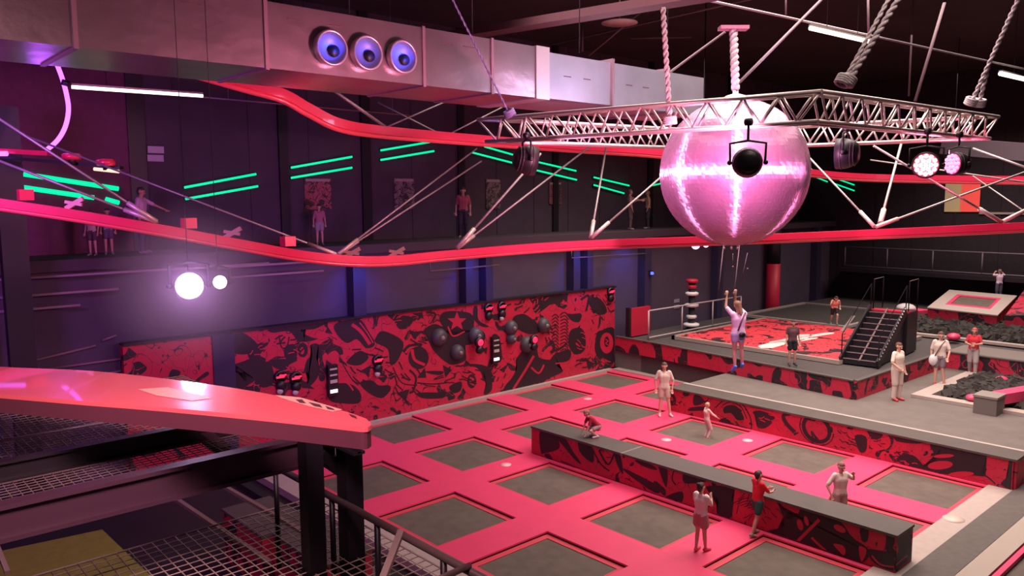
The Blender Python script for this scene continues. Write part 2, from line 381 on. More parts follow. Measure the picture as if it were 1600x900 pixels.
# round dark foam domes and lit game targets screwed to the wall
def on_wall(u, v): p = py(u, v, .18); return p
domes = [(685, 527, 14, 'upper left of the wall cluster'), (713, 550, 12, 'lowest of the wall cluster'), (742, 524, 13, 'just above a glowing red lamp'),
         (797, 512, 12, 'bluish, right of the white lit unit'), (797, 529, 9, 'small, below the bluish one'), (822, 538, 13, 'behind the right red lamp'), (848, 508, 12, 'furthest right of the cluster')]
for u, v, rp, d in domes:
    p = on_wall(u, v); t = (p-CAM).dot(_f); r = rp/FPX*t
    o = thing('foam_dome', 'round dark grey padded dome on graffiti wall, '+d, 'wall pad', p, 0, None)
    MB().lathe((0,0,0), (0,-1,0), [(0,r),(.05,r*1.02),(.16,r*.85),(.24,r*.5),(.26,0)], 20).make('dome', mat('dome_foam', (.06, .055, .06), .5), o)
    MB().lathe((0,-.25,0), (0,-1,0), [(0,r*.28),(.04,r*.24),(.05,0)], 12).make('centre_button', mat('dome_button', (.2, .18, .17), .4), o)
reds = [(437, 588, 'left of a pair near the wall left end'), (461, 590, 'right of a pair near the wall left end'), (589, 563, 'alone above the big red platform tip'),
        (762, 482, 'left of the pair at the wall top edge'), (783, 479, 'right of the pair at the wall top edge'), (740, 533, 'round and bright at the cluster left'),
        (825, 529, 'round and bright at the cluster right'), (953, 456, 'at the far upper right corner of the wall')]
for i, (u, v, d) in enumerate(reds):
    p = on_wall(u, v); p.y = .18 if i not in (5, 6) else -.1
    o = thing('lit_target', 'red glowing target on graffiti wall, '+d, 'game target', p)
    MB().lathe((0,0,0), (0,-1,0), [(0,0),(0,.19),(.08,.19),(.10,.14)], 16).lathe((0,0,-.26), (0,-1,0), [(0,0),(0,.15),(.12,.13),(.14,0)], 14).make('housing', M_black, o)
    if i in (5, 6): MB().lathe((0,-.10,0), (0,-1,0), [(0,.12),(.03,.11),(.04,0)], 14).make('lamp', M_redled, o)
    else: MB().box(-.15, .10, -.12, -.10, -.03, .025).box(-.06, .15, -.125, -.10, .02, .06).make('display', M_redled, o)
    if i in (0, 1, 2, 4): MB().lathe((-.05,-.08,-.42), (0,-1,0), [(0,.09),(.04,.08),(.05,0)], 12).make('white_knob', mat('knob', (.5, .42, .42), .5), o)
for u, v, d in [(517, 592, 'left one, near the red platform tip'), (771, 545, 'right one, amid the dark domes')]:
    p = on_wall(u, v)
    o = thing('game_console', 'narrow black unit with white screen on graffiti wall, '+d, 'game console', p)
    MB().box(-.16, .16, -.16, 0, -.5, .45).make('housing', M_black, o)
    for k, z in enumerate((-.40, -.10, .12, .30)):
        MB().box(-.12, .12, -.18, -.155, z, z+(.10 if k < 2 else .05)).make('screen', M_whiteled if k == 0 else mat('dim_panel', (.45, .42, .36), .5), o)

# ================================================================= TRAMPOLINES
CX, CY, OPEN = 3.2, 3.17, 2.2
struct(MB().box(-6.6, 10.3, -15.45, .18, -.3, -.16).make('court_base', M_baseshade))
rows = {-1: 'row nearest the handrail', 0: 'near side of divider', 1: 'just beyond the divider', 2: 'row below the ledge', 3: 'row nearest the platform'}
def pad(parent, x0, x1, y0, y1):
    if x1-x0 < .02 or y1-y0 < .02: return
    MB().box(x0, x1, y0, y1, -.035, 0).make('safety_pad', M_pink, parent)
    MB().box(x0+.005, x1-.005, y0+.005, y1-.005, -.15, -.036).make('pad_shadow', M_baseshade, parent)  # black box standing in for the shadow under the pad edge
for i in range(-1, 4):
    for j in range(0, 5):
        if i == 3 and j > 1: continue
        x1, y1 = CX*i, -CY*j; x0, y0 = x1-OPEN, y1-OPEN
        lab = 'grey trampoline with pink pads, %s from graffiti wall, %s' % (ORD[j], rows[i])
        o = thing('trampoline', lab, 'trampoline', ((x0+x1)/2, (y0+y1)/2, -.15), 0, 'trampolines of the main court')
        c = o.location
        def R(x): return x-c.x
        def Q(y): return y-c.y
        bz = c.z
        e = MB().box(R(x0)+.1, R(x1)-.1, Q(y0)+.1, Q(y1)-.1, .055, .07).make('jump_bed', M_bed, o)
        f = MB()
        f.box(R(x0), R(x1), Q(y1)-.15, Q(y1), .0, .085).box(R(x0), R(x1), Q(y0), Q(y0)+.15, .0, .085)
        f.box(R(x0), R(x0)+.15, Q(y0)+.15, Q(y1)-.15, .0, .085).box(R(x1)-.15, R(x1), Q(y0)+.15, Q(y1)-.15, .0, .085)
        f.make('edge_band', mat('edge_pink', (.60, .05, .08), .6), o)
        def P_(a0, a1, b0, b1):
            if a1-a0 < .02 or b1-b0 < .02: return
            MB().box(R(a0), R(a1), Q(b0), Q(b1), .115, .15).make('safety_pad', M_pink, o)
            MB().box(R(a0)+.006, R(a1)-.006, Q(b0)+.006, Q(b1)-.006, .0, .114).make('pad_shadow', M_baseshade, o)  # shade beneath the pad, built as a black box
        yn = y1-CY if j < 4 else y0
        xr = {2: 6.53, 3: 9.95}.get(i, x1+1.0)
        if i == 2 and j < 2: xr = x1+1.0
        ysplit = -5.5
        if i == 0 and j >= 2: P_(x1, .13, y0, y1)
        else: P_(x1, xr, y0, y1)
        if i == 0 and j == 1:
            P_(x0, x1+1.0, ysplit, y0); P_(x0, .13, yn, ysplit)
        elif i == 0 and j >= 2: P_(x0, .13, yn, y0)
        elif i == 2 and j == 1: P_(x0, 7.4, -5.38, y0); P_(x0, 6.53, yn, -5.38)
        elif i == 2 and j >= 2: P_(x0, 6.53, yn, y0)
        elif i == 3 and j == 1: pass
        elif i == 3: P_(x0, 9.95, yn, y0)
        else: P_(x0, x1+1.0, yn, y0)
        if i == 1 and j >= 2: P_(.90, 1.0, yn, y1)
        if i == -1: P_(-5.62, -5.4, yn, y1)
        if (i, j) in {(1, 0): 1, (1, 1): 1, (2, 2): 1, (2, 1): 1, (-1, 1): 1, (-1, 2): 1}:
            pass
        spots = {(1, 0): (918, 623), (0, 1): (790, 726), (2, 2): (1168, 688), (1, 1): (1041, 687), (-1, 0): (517, 727)}
        if (i, j) in spots:
            p = pz(*spots[(i, j)], 0)
            MB().lathe((R(p.x), Q(p.y), .15), (0,0,1), [(0, .15), (.006, .15), (.006, 0)], 20).make('logo_patch', mat('patch', (.85, .45, .45), .5), o)
# curbs and strips round the court
struct(MB().box(9.95, 10.32, -5.35, .18, -.3, .05).make('trim_7', M_curb))
struct(MB().box(-6.2, -5.62, -15.0, .0, -.3, .02).make('trim_8', M_curb))
struct(MB().box(-6.2, 6.53, -15.42, -14.9, -.3, .02).make('trim_9', M_curb))
struct(MB().box(-6.2, 12, -16.08, -15.42, -.3, .03).make('court_aisle', mat('aisle', (.105, .09, .078), .8, noise=.1)))
struct(MB().box(-6.2, 12, -16.5, -16.08, -.3, .02).make('trim_10', mat('pale2', (.36, .30, .25), .6)))
for k in range(4):
    x0 = -3.2+k*CX
    o = thing('trampoline', ['pink-rimmed trampoline across the aisle, first from the left', 'pink-rimmed trampoline across the aisle, second from the left', 'pink-rimmed trampoline across the aisle, third from the left', 'pink-rimmed trampoline in the bottom right corner, across the aisle'][k], 'trampoline', (x0+1.5, -18, -.15), 0, 'trampolines across the aisle')
    MB().box(-1.4, 1.4, -1.2, 1.36, .03, .05).make('jump_bed', M_bed, o)
    MB().box(-1.6, 1.6, 1.37, 1.47, .0, .15).box(-1.6, -1.4, -1.3, 1.37, 0, .15).make('edge_band', M_pink, o)
lp = pz(1490, 811, .02)
tag(MB().lathe(lp, (0,0,1), [(.002,.22),(.01,.22),(.01,0)], 20).make('floor_patch', mat('patch2', (.62,.50,.42), .5)), 'oval pale patch on the light grey strip at right end of the court', 'sticker')

# ---- low divider in the middle of the court
D1 = thing('divider_block', 'long low padded divider with grey top and black doodles, between two trampoline rows', 'divider', (0,0,0))
MB().box(.15, .90, -15.3, -5.5, 0, .71).make('side_panel', graffiti('divider_doodle', 1.9, .68, line=.006, seed=3), D1)
MB().box(.13, .92, -15.32, -5.48, .71, .76).make('top_pad', M_deckdark, D1)
MB().box(.125, .925, -8.75, -8.70, .71, .765).make('seam', mat('seam', (.22,.19,.17), .6), D1)
a = Paint('x', .15, (820, 640), 5, zlim=(.02, .70), alim=(-15.28, -5.52))
for sh in [[(120,160),(230,180),(270,260),(260,310),(160,340),(125,330)], [(230,180),(310,200),(350,290),(440,420),(400,400),(330,320),(290,270)],
    [(420,240),(520,270),(540,400),(500,400),(430,330)], [(690,320),(740,330),(770,500),(730,450)], [(860,395),(940,400),(1030,460),(1010,470),(920,440)],
    [(770,470),(800,470),(1050,600),(1050,650),(1000,640),(880,560),(800,500)], [(1040,420),(1110,440),(1110,600),(1080,560)],
    [(1250,480),(1400,520),(1420,560),(1250,575)], [(1100,680),(1230,640),(1220,740),(1130,710)], [(1420,600),(1600,620),(1600,860),(1500,810),(1520,720),(1460,640)],
    [(1340,590),(1400,600),(1380,640)]]: a.shape(sh)
a.stroke([(580,320),(650,430),(700,340)], 14); a.stroke([(580,318),(640,312),(720,325)], 12); a.stroke([(520,290),(590,420),(660,480)], 10)
a.stroke([(1170,460),(1150,540),(1180,590)], 10); a.stroke([(280,400),(500,490),(700,560)], 8); a.scribble(780, 1000, 530, 620, 10, 6, False, .5)
a.done(D1)
a = Paint('x', .15, (1130, 720), 5, zlim=(.02, .70), alim=(-15.28, -5.52))
for sh in [[(0,200),(90,200),(60,300),(70,430),(0,440)],
    [(420,310),(480,380),(500,450),(560,440),(600,380),(560,330),(700,390),(760,400),(860,430),(940,500),(1010,600),(1100,660),(1150,720),(1100,790),(1040,780),(960,740),(860,730),(560,620),(330,560),(460,520),(480,480)],
    [(1070,480),(1130,490),(1130,620),(1080,620)], [(1250,550),(1340,570),(1320,690),(1260,680)], [(1130,690),(1260,720),(1360,700),(1360,860),(1180,800)]]: a.shape(sh)
a.stroke([(750,460),(670,540),(580,630)], 26, True); a.stroke([(690,600),(740,650),(800,700)], 18, True); a.ell(910, 530, 52, 24, True, .5)
a.shape([(860,650),(930,660),(955,700),(940,740),(900,700)], True); a.ell(600, 500, 22, 45, True, -.3); a.ell(650, 470, 16, 40, True, -.3)
a.shape([(1060,670),(1120,700),(1080,790)], True); a.stroke([(1160,740),(1230,810),(1345,830)], 12, True); a.shape([(1240,560),(1270,560),(1260,690),(1200,680)], True)
for k in range(6): a.stroke([(80+k*28, 330+k*10), (150+k*22, 300+k*16), (200+k*14, 290+k*26)], 6)
a.scribble(80, 250, 300, 470, 9, 6, False, -.9, 70); a.scribble(300, 460, 330, 520, 6, 5, False, .8, 60)
a.done(D1)
a = Paint('y', -15.3, (1130, 720), 5, zlim=(.02, .70), alim=(.16, .89))
a.shape([(1330,560),(1470,480),(1475,760),(1330,860)], False, False); a.stroke([(1350,640),(1360,700),(1340,740)], 14, True); a.stroke([(1345,820),(1400,770),(1440,740)], 10, True)
a.done(D1)

# ---- ledge / walkway beyond the court
struct(MB().prism([(6.55,-15.4,-.3),(6.55,-5.4,-.3),(10.31,-5.4,-.3),(10.31,.18,-.3),(16.6,.18,-.3),(16.6,-20,-.3),(12,-20,-.3),(12,-15.4,-.3)], (0,0,DZ+.295)).make('walkway', M_deck, tri=True))
D2 = thing('ledge_wall', 'long low red wall with black doodles holding up the grey walkway', 'divider', (0,0,0))
MB().box(6.5, 6.56, -15.4, -5.4, 0, DZ-.02).box(6.56, 7.4, -15.46, -15.4, 0, DZ-.02).make('side_panel', graffiti('ledge_doodle', 2.0, .66, line=.007, seed=8), D2)
MB().box(6.47, 7.30, -15.48, -5.38, DZ-.02, DZ+.03).make('top_pad', M_deckdark, D2)
MB().box(7.30, 7.42, -15.48, -5.38, DZ-.02, DZ+.035).make('pale_edging', M_curb, D2)
Z5 = 1595/280
a = Paint('x', 6.5, (1060, 600), Z5, zlim=(.02, .72), alim=(-15.38, -5.42))
for sh in [[(50,60),(100,80),(80,110),(40,100)], [(130,130),(160,80),(230,150),(200,180),(140,190)], [(110,210),(230,200),(250,230),(90,240)],
    [(400,220),(440,190),(520,200),(580,290),(570,340),(520,320),(470,260),(410,260)], [(370,320),(430,300),(470,345),(650,400),(600,400),(380,345)],
    [(620,160),(860,210),(850,240),(720,220),(640,200)], [(660,250),(740,240),(860,300),(780,390),(700,380),(700,300)]]: a.shape(sh)
a.stroke([(330,210),(430,130),(560,170),(640,300),(650,400)], 10); a.stroke([(390,190),(470,160),(560,210),(610,310)], 8)
a.stroke([(1000,262),(935,280),(960,350),(1035,430)], 34)
a.stroke([(1230+115*math.cos(t), 400+110*math.sin(t)+30*math.cos(t)) for t in [2*PI*k/14 for k in range(14)]], 34, closed=True)
a.stroke([(1230+150*math.cos(t), 400+140*math.sin(t)+40*math.cos(t)) for t in [2*PI*k/14 for k in range(9)]], 8)
a.scribble(1390, 1560, 360, 560, 14, 8, False, .5, 50); a.scribble(680, 850, 260, 370, 9, 7, True, .1, 50); a.scribble(420, 540, 300, 360, 3, 10, True, .5, 60)
a.done(D2)
a = Paint('x', 6.5, (1320, 630), Z5, zlim=(.02, .72), alim=(-15.38, -5.42))
for sh in [[(90,290),(190,300),(190,420),(130,430)], [(200,220),(330,240),(330,300),(280,320),(220,290)], [(430,265),(560,290),(730,330),(660,360),(520,350),(450,330)],
    [(790,350),(1230,440),(1240,520),(1210,620),(1250,650),(1100,640),(960,640),(720,600),(680,560),(780,520),(830,480),(790,440)],
    [(460,490),(600,460),(700,560),(650,590),(520,550)], [(1470,480),(1560,460),(1560,760),(1390,725),(1450,640)]]: a.shape(sh)
a.ell(880, 470, 92, 17, True, -.05); a.ell(850, 552, 112, 38, True, -.08); a.ell(1035, 632, 115, 24, True, -.05); a.stroke([(1180,640),(1260,650),(1340,720)], 12)
a.scribble(360, 620, 420, 560, 10, 10, False, .3, 60); a.scribble(480, 640, 480, 560, 6, 8, True, .4, 50); a.scribble(210, 330, 330, 400, 6, 7, False, .4, 40)
a.done(D2)

# ---- raised platform beyond the walkway
SK = [(10.33, .15), (10.2, -2), (9.9, -5), (9.4, -10.2), (16.35, -10.3), (16.35, -20), (RX-.02, -20), (RX-.02, .15)]
struct(MB().prism([(x+.06 if k < 4 else x, y, -.25) for k, (x, y) in enumerate(SK)], (0,0,PZ+.2)).make('platform_floor', mat('platform', (.062, .052, .050), .8, noise=.12), tri=True))
def skirt_panel(pts, name, label, m, z0, z1, trim=True):
    o = thing(name, label, 'padded skirt')
    b = MB()
    for p, q in zip(pts, pts[1:]): b.bar((p[0], p[1], (z0+z1)/2), (q[0], q[1], (z0+z1)/2), .10, z1-z0)
    b.make('panel', m, o)
    if trim:
        b = MB()
        for p, q in zip(pts, pts[1:]): b.bar((p[0], p[1], z1+.02), (q[0], q[1], z1+.02), .16, .04)
        b.make('edging', M_deckdark, o)
    return o
GS = graffiti('skirt_doodle', .95, .50, line=.004, seed=21)
skirt_panel([(10.28, .1), (10.2, -2), (9.9, -5), (9.4, -10.2)], 'platform_skirt', 'red and black graffiti skirt along the platform, behind the hanging rider', GS, DZ, PZ-.03)
skirt_panel([(9.4, -10.25), (16.3, -10.35)], 'platform_skirt', 'red striped graffiti skirt running away behind the man in white', graffiti('skirt_b', 1.4, .56, line=.01, seed=31), DZ, PZ-.03)
skirt_panel([(16.35, -10.35), (16.35, -20)], 'platform_skirt', 'red and black graffiti skirt facing the small foam pit, at right edge', graffiti('skirt_c', 1.0, .52, line=.01, seed=41), DZ, PZ-.03)
struct(MB().box(16.45, 18.2, -19.9, -10.4, PZ-.04, PZ+.01).make('platform_apron', mat('apron', (.17, .14, .12), .7)))

# graffiti landing mat
o = thing('landing_mat', 'large flat red mat with black doodles and white streaks on the platform', 'mat', (0, 0, PZ))
MB().box(11.6, 18.3, -8.6, -1.95, -.03, .10).make('mat', graffiti('mat_doodle', .8, .60, base=(.75, .05, .07), line=.016, seed=12), o)
MB().box(11.45, 18.45, -8.75, -8.6, -.03, .11).box(11.45, 11.6, -8.6, -1.8, -.03, .11).box(11.45, 18.45, -1.95, -1.8, -.03, .11).make('pale_rim', mat('rim', (.34, .27, .23), .6), o)
sw = MB()
for (u0, v0, u1, v1, wd) in [(1192, 543, 1232, 532, 10), (1230, 536, 1262, 523, 9), (1255, 527, 1300, 520, 6), (1205, 536, 1250, 527, 6), (1245, 533, 1275, 528, 4)]:
    p, q = pz(u0, v0, PZ+.10), pz(u1, v1, PZ+.10); d = (q-p).normalized(); n_ = Vector((-d.y, d.x, 0))*wd*.03
    sw.poly([p-o.location+Vector((0,0,.003))+s_*n_+t_*d*.15 for s_, t_ in ((-1, 1), (0, -1), (1, 1))]+[q-o.location+Vector((0,0,.003))+s_*n_+t_*d*.15 for s_, t_ in ((1, -1), (0, 1), (-1, -1))])
sw.make('white_streaks', mat('white_print', (.85, .75, .68), .5), o)

# second mat area (dark) with pale rim lines, where a child runs
o = thing('dark_pit_frame', 'dark padded pit with pale rim behind the red mat', 'pit', (0, 0, PZ))
MB().box(18.8, 24.6, -5.4, -.6, 0, .05).make('pit_cover', M_foam, o)
for q in [(18.6, 18.8, -5.6, -.4), (24.6, 24.8, -5.6, -.4)]: MB().box(*q, 0, .12).make('rim', mat('rim2', (.30, .25, .22), .6), o)
for q in [(18.8, 24.6, -5.6, -5.4), (18.8, 24.6, -.6, -.4)]: MB().box(*q, 0, .12).make('rim', mat('rim2', (.30, .25, .22), .6), o)

# stairs
o = thing('staircase', 'black closed staircase climbing from the platform, white dotted right edge', 'staircase', (11.75, -9.30, PZ), math.radians(6))
n_st = 9; rise, run = .165, .31
for k in range(n_st):
    MB().box(k*run, n_st*run, -.55, .55, k*rise, (k+1)*rise-.005).make('step', M_black, o)
    MB().box(k*run-.01, k*run+.06, -.55, .55, (k+1)*rise-.006, (k+1)*rise+.008).make('nosing', mat('nosing', (.20, .12, .12), .5), o)
for y in (-.60, .60):
    MB().bar((-.1, y, .08), (n_st*run, y, n_st*rise+.10), .07, .34).make('stringer', M_black, o)
    MB().tube([(0, y, 1.0), (n_st*run, y, n_st*rise+1.0)], .014).make('handrail', mat('matte_black', (.010,.007,.009), .9, spec=.1), o)
    for k in (0, n_st): MB().tube([(k*run, y, k*rise), (k*run, y, k*rise+1.0)], .02).make('post', mat('matte_black', (.010,.007,.009), .9, spec=.1), o)
for k in range(n_st*2): MB().ball((k*run/2, -.62, k*rise/2+.27), .032, n=8, m=6).make('white_dot', mat('dots', (.8, .7, .66), .5), o)
MB().bar((0, .02, .12), (n_st*run, .02, n_st*rise+.12), .05, .05).make('centre_rail', mat('crail', (.16,.10,.10), .5), o)
o = thing('launch_deck', 'black deck with red pad and thin railings at the top of the staircase', 'deck', (14.5, -9.05, PZ), math.radians(6))
MB().box(.08, 1.3, -.62, .62, 0, n_st*rise).make('deck_body', M_black, o); MB().box(.08, .45, -.62, .62, n_st*rise, n_st*rise+.06).make('red_pad', M_pinkred, o)
for x, y in ((.2, -.6), (.2, .6), (1.25, -.6), (1.25, .6)): MB().tube([(x, y, n_st*rise), (x, y, n_st*rise+1.15)], .02).make('post', mat('matte_black', (.010,.007,.009), .9, spec=.1), o)
for y in (-.6, .6): MB().tube([(.2, y, n_st*rise+1.15), (1.25, y, n_st*rise+1.15)], .014).make('top_rail', mat('crail', (.16,.10,.10), .5), o)
tag(MB().bar(pz(1316, 518, PZ+.12), pz(1334, 494, PZ+.12), .14, .05).make('pale_strip', mat('rim2', (.30, .25, .22), .6)), 'short pale strip on the floor left of the staircase', 'strip')

# handrail on platform by the far wall
def railing(pts, z, h, label, m, n_posts, name='railing', mid=True, r=.03):
    o = thing(name, label, 'railing', (pts[0][0], pts[0][1], z))
    P = [Vector((x, y, z)) for x, y in pts]; l = [p-o.location for p in P]
    MB().tube([p+Vector((0,0,h)) for p in l], r).make('top_rail', m, o)
    MB().tube([p+Vector((0,0,.06)) for p in l], r).make('bottom_rail', m, o)
    for k in range(n_posts):
        t = k/(n_posts-1); p = l[0].lerp(l[-1], t)
        MB().tube([p, p+Vector((0,0,h))], r).make('post', m, o)
    return o
M_rail = mat('pale_rail', (.42, .36, .36), .5)
railing([(10.6, -1.3), (17.3, -1.3)], PZ, 1.15, 'pale metal railing on the platform beside the graffiti mat', M_rail, 4)
MB().box(0, 0, 0, 0, 0, 0)
o = thing('padded_barrier', 'red padded barrier behind the platform railing', 'barrier', (10.9, -.3, PZ))
MB().box(-.5, .9, -.15, 0, 0, 1.15).make('panel', M_pinkred, o); MB().box(-.52, -.40, -.2, 0, 0, 1.2).make('dark_edge', M_black, o)
o = thing('padded_totem', 'tall dark post with stacked white rings and a red cap beside the railing', 'totem', (14.0, -.95, PZ))
MB().lathe((0,0,0), (0,0,1), [(0,0),(0,.22),(.06,.22),(.06,.14),(2.0,.14),(2.0,0)], 16).make('post', M_black, o)
for z, m, r in [(.10, M_white, .34), (.45, M_white, .22), (.95, M_white, .30), (1.45, M_white, .28), (2.0, M_pinkred, .26), (1.75, M_pinkred, .2)]:
    MB().lathe((0,0,z), (0,0,1), [(0,r*.7),(.04,r),(.12,r),(.16,r*.7),(.16,0)], 18).make('ring', m, o)

# foam pits
def foam(name, label, x0, x1, y0, y1, z, n, group=None):
    rnd = random.Random(name+label); b = MB()
    for _ in range(n):
        s_ = rnd.uniform(.10, .15); rot = Matrix.Rotation(rnd.uniform(0, PI), 3, 'Z') @ Matrix.Rotation(rnd.uniform(-.7, .7), 3, 'X') @ Matrix.Rotation(rnd.uniform(-.7, .7), 3, 'Y')
        c = (rnd.uniform(x0+.2, x1-.2), rnd.uniform(y0+.2, y1-.2), z+rnd.uniform(-.02, .16)); b.obox(c, rot @ Vector((s_,0,0)), rot @ Vector((0,s_,0)), rot @ Vector((0,0,s_)))
    b.box(x0, x1, y0, y1, z-.1, z+.02)
    return tag(b.make(name, M_foam), label, 'foam cubes', group, 'stuff')
foam('foam_cubes', 'dark foam cubes filling the small pale-rimmed pit at right', 11.35, 15.4, -19, -11.75, DZ-.02+.02, 1500)
foam('foam_cubes', 'dark foam cubes filling the big pit in front of the angled trampoline', 19.3, 25.5, -19.5, -6.2, PZ+.02, 2600)
o = thing('pit_rim', 'pale padded rim framing the small foam pit at right', 'pit edge', (0, 0, DZ))
for q in [(10.95, 11.35, -19, -11.3), (11.35, 15.7, -11.75, -11.3)]: MB().box(*q, 0, .10).make('rim_pad', M_curb, o)
o = thing('pit_rim', 'long pale rim along the front of the big foam pit', 'pit edge', (0, 0, PZ))
MB().box(19.0, 19.3, -19.5, -6.0, 0, .10).make('rim_pad', M_curb, o); MB().box(19.3, 25.5, -6.2, -6.0, 0, .10).make('rim_pad', M_curb, o)
o = thing('balance_box', 'grey padded box on the rim of the small foam pit', 'padded box', (10.75, -13.55, DZ))
MB().box(-.36, .36, -.30, .30, 0, .48).make('box_body', mat('box_grey', (.16, .135, .12), .6), o); MB().box(-.38, .38, -.32, .32, .48, .54).make('box_top', mat('box_top', (.23, .20, .17), .6), o)
tag(MB().bar((11.14, -13.65, DZ+.38), (15.3, -15.2, DZ+.50), .42, .30).make('balance_beam', M_pink), 'thick pink padded beam reaching from the grey box over the foam pit', 'beam')
for u, v, z, s_, d in [(1519, 621, DZ+.2, .17, 'in the middle of the small foam pit'), (1565, 593, DZ+.2, .19, 'at the back corner of the small foam pit'),
                    (1490, 526, PZ+.2, .24, 'on the big pit rim, between two standing adults'), (1416, 519, PZ+.2, .22, 'on the big pit rim above the man in white'),
                    (1409, 513, PZ+.2, .16, 'small, beside the pink ledge')]:
    p = pz(u, v, z); tag(MB().ball((0,0,0), s_*1.3, s_, s_*.6, 12, 8).make('foam_block', M_pink, None, p), 'red foam piece '+d, 'foam piece', 'red foam pieces')
# pink ledge
tag(MB().bar((20.6, -5.9, PZ+.25), (23.6, -6.9, PZ+.25), .6, .5).make('pink_ledge', M_pink), 'pink padded ledge at the left end of the big foam pit', 'ledge')
tag(MB().ball((0,0,0), .5, .45, .25, 14, 8).make('white_bundle', M_white, None, (25.3, -5.4, PZ+.22)), 'crumpled white bundle on dark deck behind the pink ledge', 'bundle')
# angled trampoline
o = thing('angled_trampoline', 'raised sloping trampoline with broad pale border and red graffiti sides', 'trampoline', (0, 0, 0))
q0, q1, q2, q3 = Vector((22.6, -7.3, 1.95)), Vector((22.6, -10.9, 1.95)), Vector((26.8, -10.9, 2.62)), Vector((26.8, -7.3, 2.62))
q0 = Vector((22.6, -7.25, 2.02)); q1 = Vector((22.6, -11.0, 2.02)); q2 = Vector((27.6, -10.6, 2.35)); q3 = Vector((27.6, -6.9, 2.35))
q0 = px(1450, 480, 22.6); q1 = px(1558, 492, 22.6); q3 = px(1484, 453, 27.4); q2 = px(1588, 462, 27.4)
def lerp2(s_, t_, dz=0): return q0.lerp(q1, s_).lerp(q3.lerp(q2, s_), t_)+Vector((0,0,dz))
gm = graffiti('ramp_doodle', 1.1, .60, line=.01, seed=51)
MB().poly([]) if False else None
b = MB(); b.prism([(q.x, q.y, PZ) for q in (q0, q1, q2, q3)], (0,0,.01))
g_ = lambda q, z: Vector((q.x, q.y, z))
for a_, c_ in ((q0, q1), (q1, q2), (q2, q3), (q3, q0)): b.poly([g_(a_, PZ), g_(c_, PZ), c_-Vector((0,0,.06)), a_-Vector((0,0,.06))])
b.make('side_panels', gm, o)
def frame(name, m, s0, s1, t0, t1, i0, i1, j0, j1, dz):
    b = MB()
    for ring in (((s0,t0),(s1,t0),(i1,j0),(i0,j0)), ((s1,t0),(s1,t1),(i1,j1),(i1,j0)), ((s1,t1),(s0,t1),(i0,j1),(i1,j1)), ((s0,t1),(s0,t0),(i0,j0),(i0,j1))):
        b.prism([lerp2(*p, dz) for p in ring], (0,0,.05))
    return b.make(name, m, o)
frame('pale_border', M_curb, -.01, 1.01, -.01, 1.01, .18, .84, .22, .80, -.05)
frame('red_band', M_pink, .18, .84, .22, .80, .24, .79, .30, .74, -.06)
MB().prism([lerp2(s_, t_, -.08) for s_, t_ in ((.24,.30),(.79,.30),(.79,.74),(.24,.74))], (0,0,.03)).make('jump_bed', M_bed, o)
o = thing('side_ramp', 'red graffiti ramp rising right of the sloping trampoline', 'ramp', (0,0,0))
rq = [q1+Vector((0,-.3,0)), q2+Vector((0,-.3,.3)), q2+Vector((0,-4.5,1.0)), q1+Vector((0,-4.5,.5))]
b = MB(); b.poly([g_(rq[0], PZ), rq[0], rq[1], g_(rq[1], PZ)]); b.poly([g_(rq[3], PZ), rq[3], rq[0], g_(rq[0], PZ)]); b.poly(rq); b.make('ramp_body', graffiti('ramp2', 1.1, .62, line=.012, seed=61), o, tri=True)
for nm in [1]:
    p = pz(1597, 500, PZ+.1)
railing([(RX-.6, -.6), (RX-.6, -19)], 3.1, 1.1, 'thin grey guard railing along the dark right wall', mat('far_rail', (.16, .12, .14), .7), 9, r=.035)
tag(MB().box(RX-1.4, RX-.02, -19, -.4, 2.9, 3.1).make('gallery_ledge', M_black), 'black ledge under the guard railing on dark right wall', 'ledge')

# swirl emblem and small sign on the lower wall; blue lamp
p = py(1276, 395, LW-.01)
o = thing('round_emblem', 'faint round emblem of curved pale bars on the far dark wall', 'emblem', p)
for k in range(5):
    z = -.3+k*.15; hw = math.sqrt(max(.42**2-z*z, .01))
    MB().tube(spline([(-hw*1.1, -.02, z), (0, -.02, z+.06), (hw*1.1, -.02, z)], 5), .025, 6).make('bar', mat('emb', (.40, .36, .42), .6), o)
for (u, v, s_, d) in [(1057, 470, .20, 'upper pale sign on the wall left of the totem'), (1057, 479, .20, 'lower pale sign on the wall left of the totem')]:
    p = py(u, v, LW-.01); tag(MB().box(-s_, s_, -.02, 0, -.08, .08).make('small_sign', mat('sign', (.30, .26, .34), .6), None, p), d, 'sign')
p = py(1018, 427, .12); o = thing('blue_lamp', 'tiny blue lamp glowing on the dark wall column', 'lamp', p)
MB().lathe((0,0,0), (0,-1,0), [(0,.07),(.08,.06),(.09,0)], 12).make('lens', mat('blue_led', (0,0,.5), .5, emit=(.1,.15,1), es=2), o)
MB().box(-.1, .1, 0, .1, -.12, .12).make('housing', M_black, o)

for x in (-1.7, 2.9, 8.3, 11.2): spot('blue_uplight', (x-.1, -.9, 5.0), (x, .5, 3.9), 130, (.06, .10, 1), 85, .05, .8)
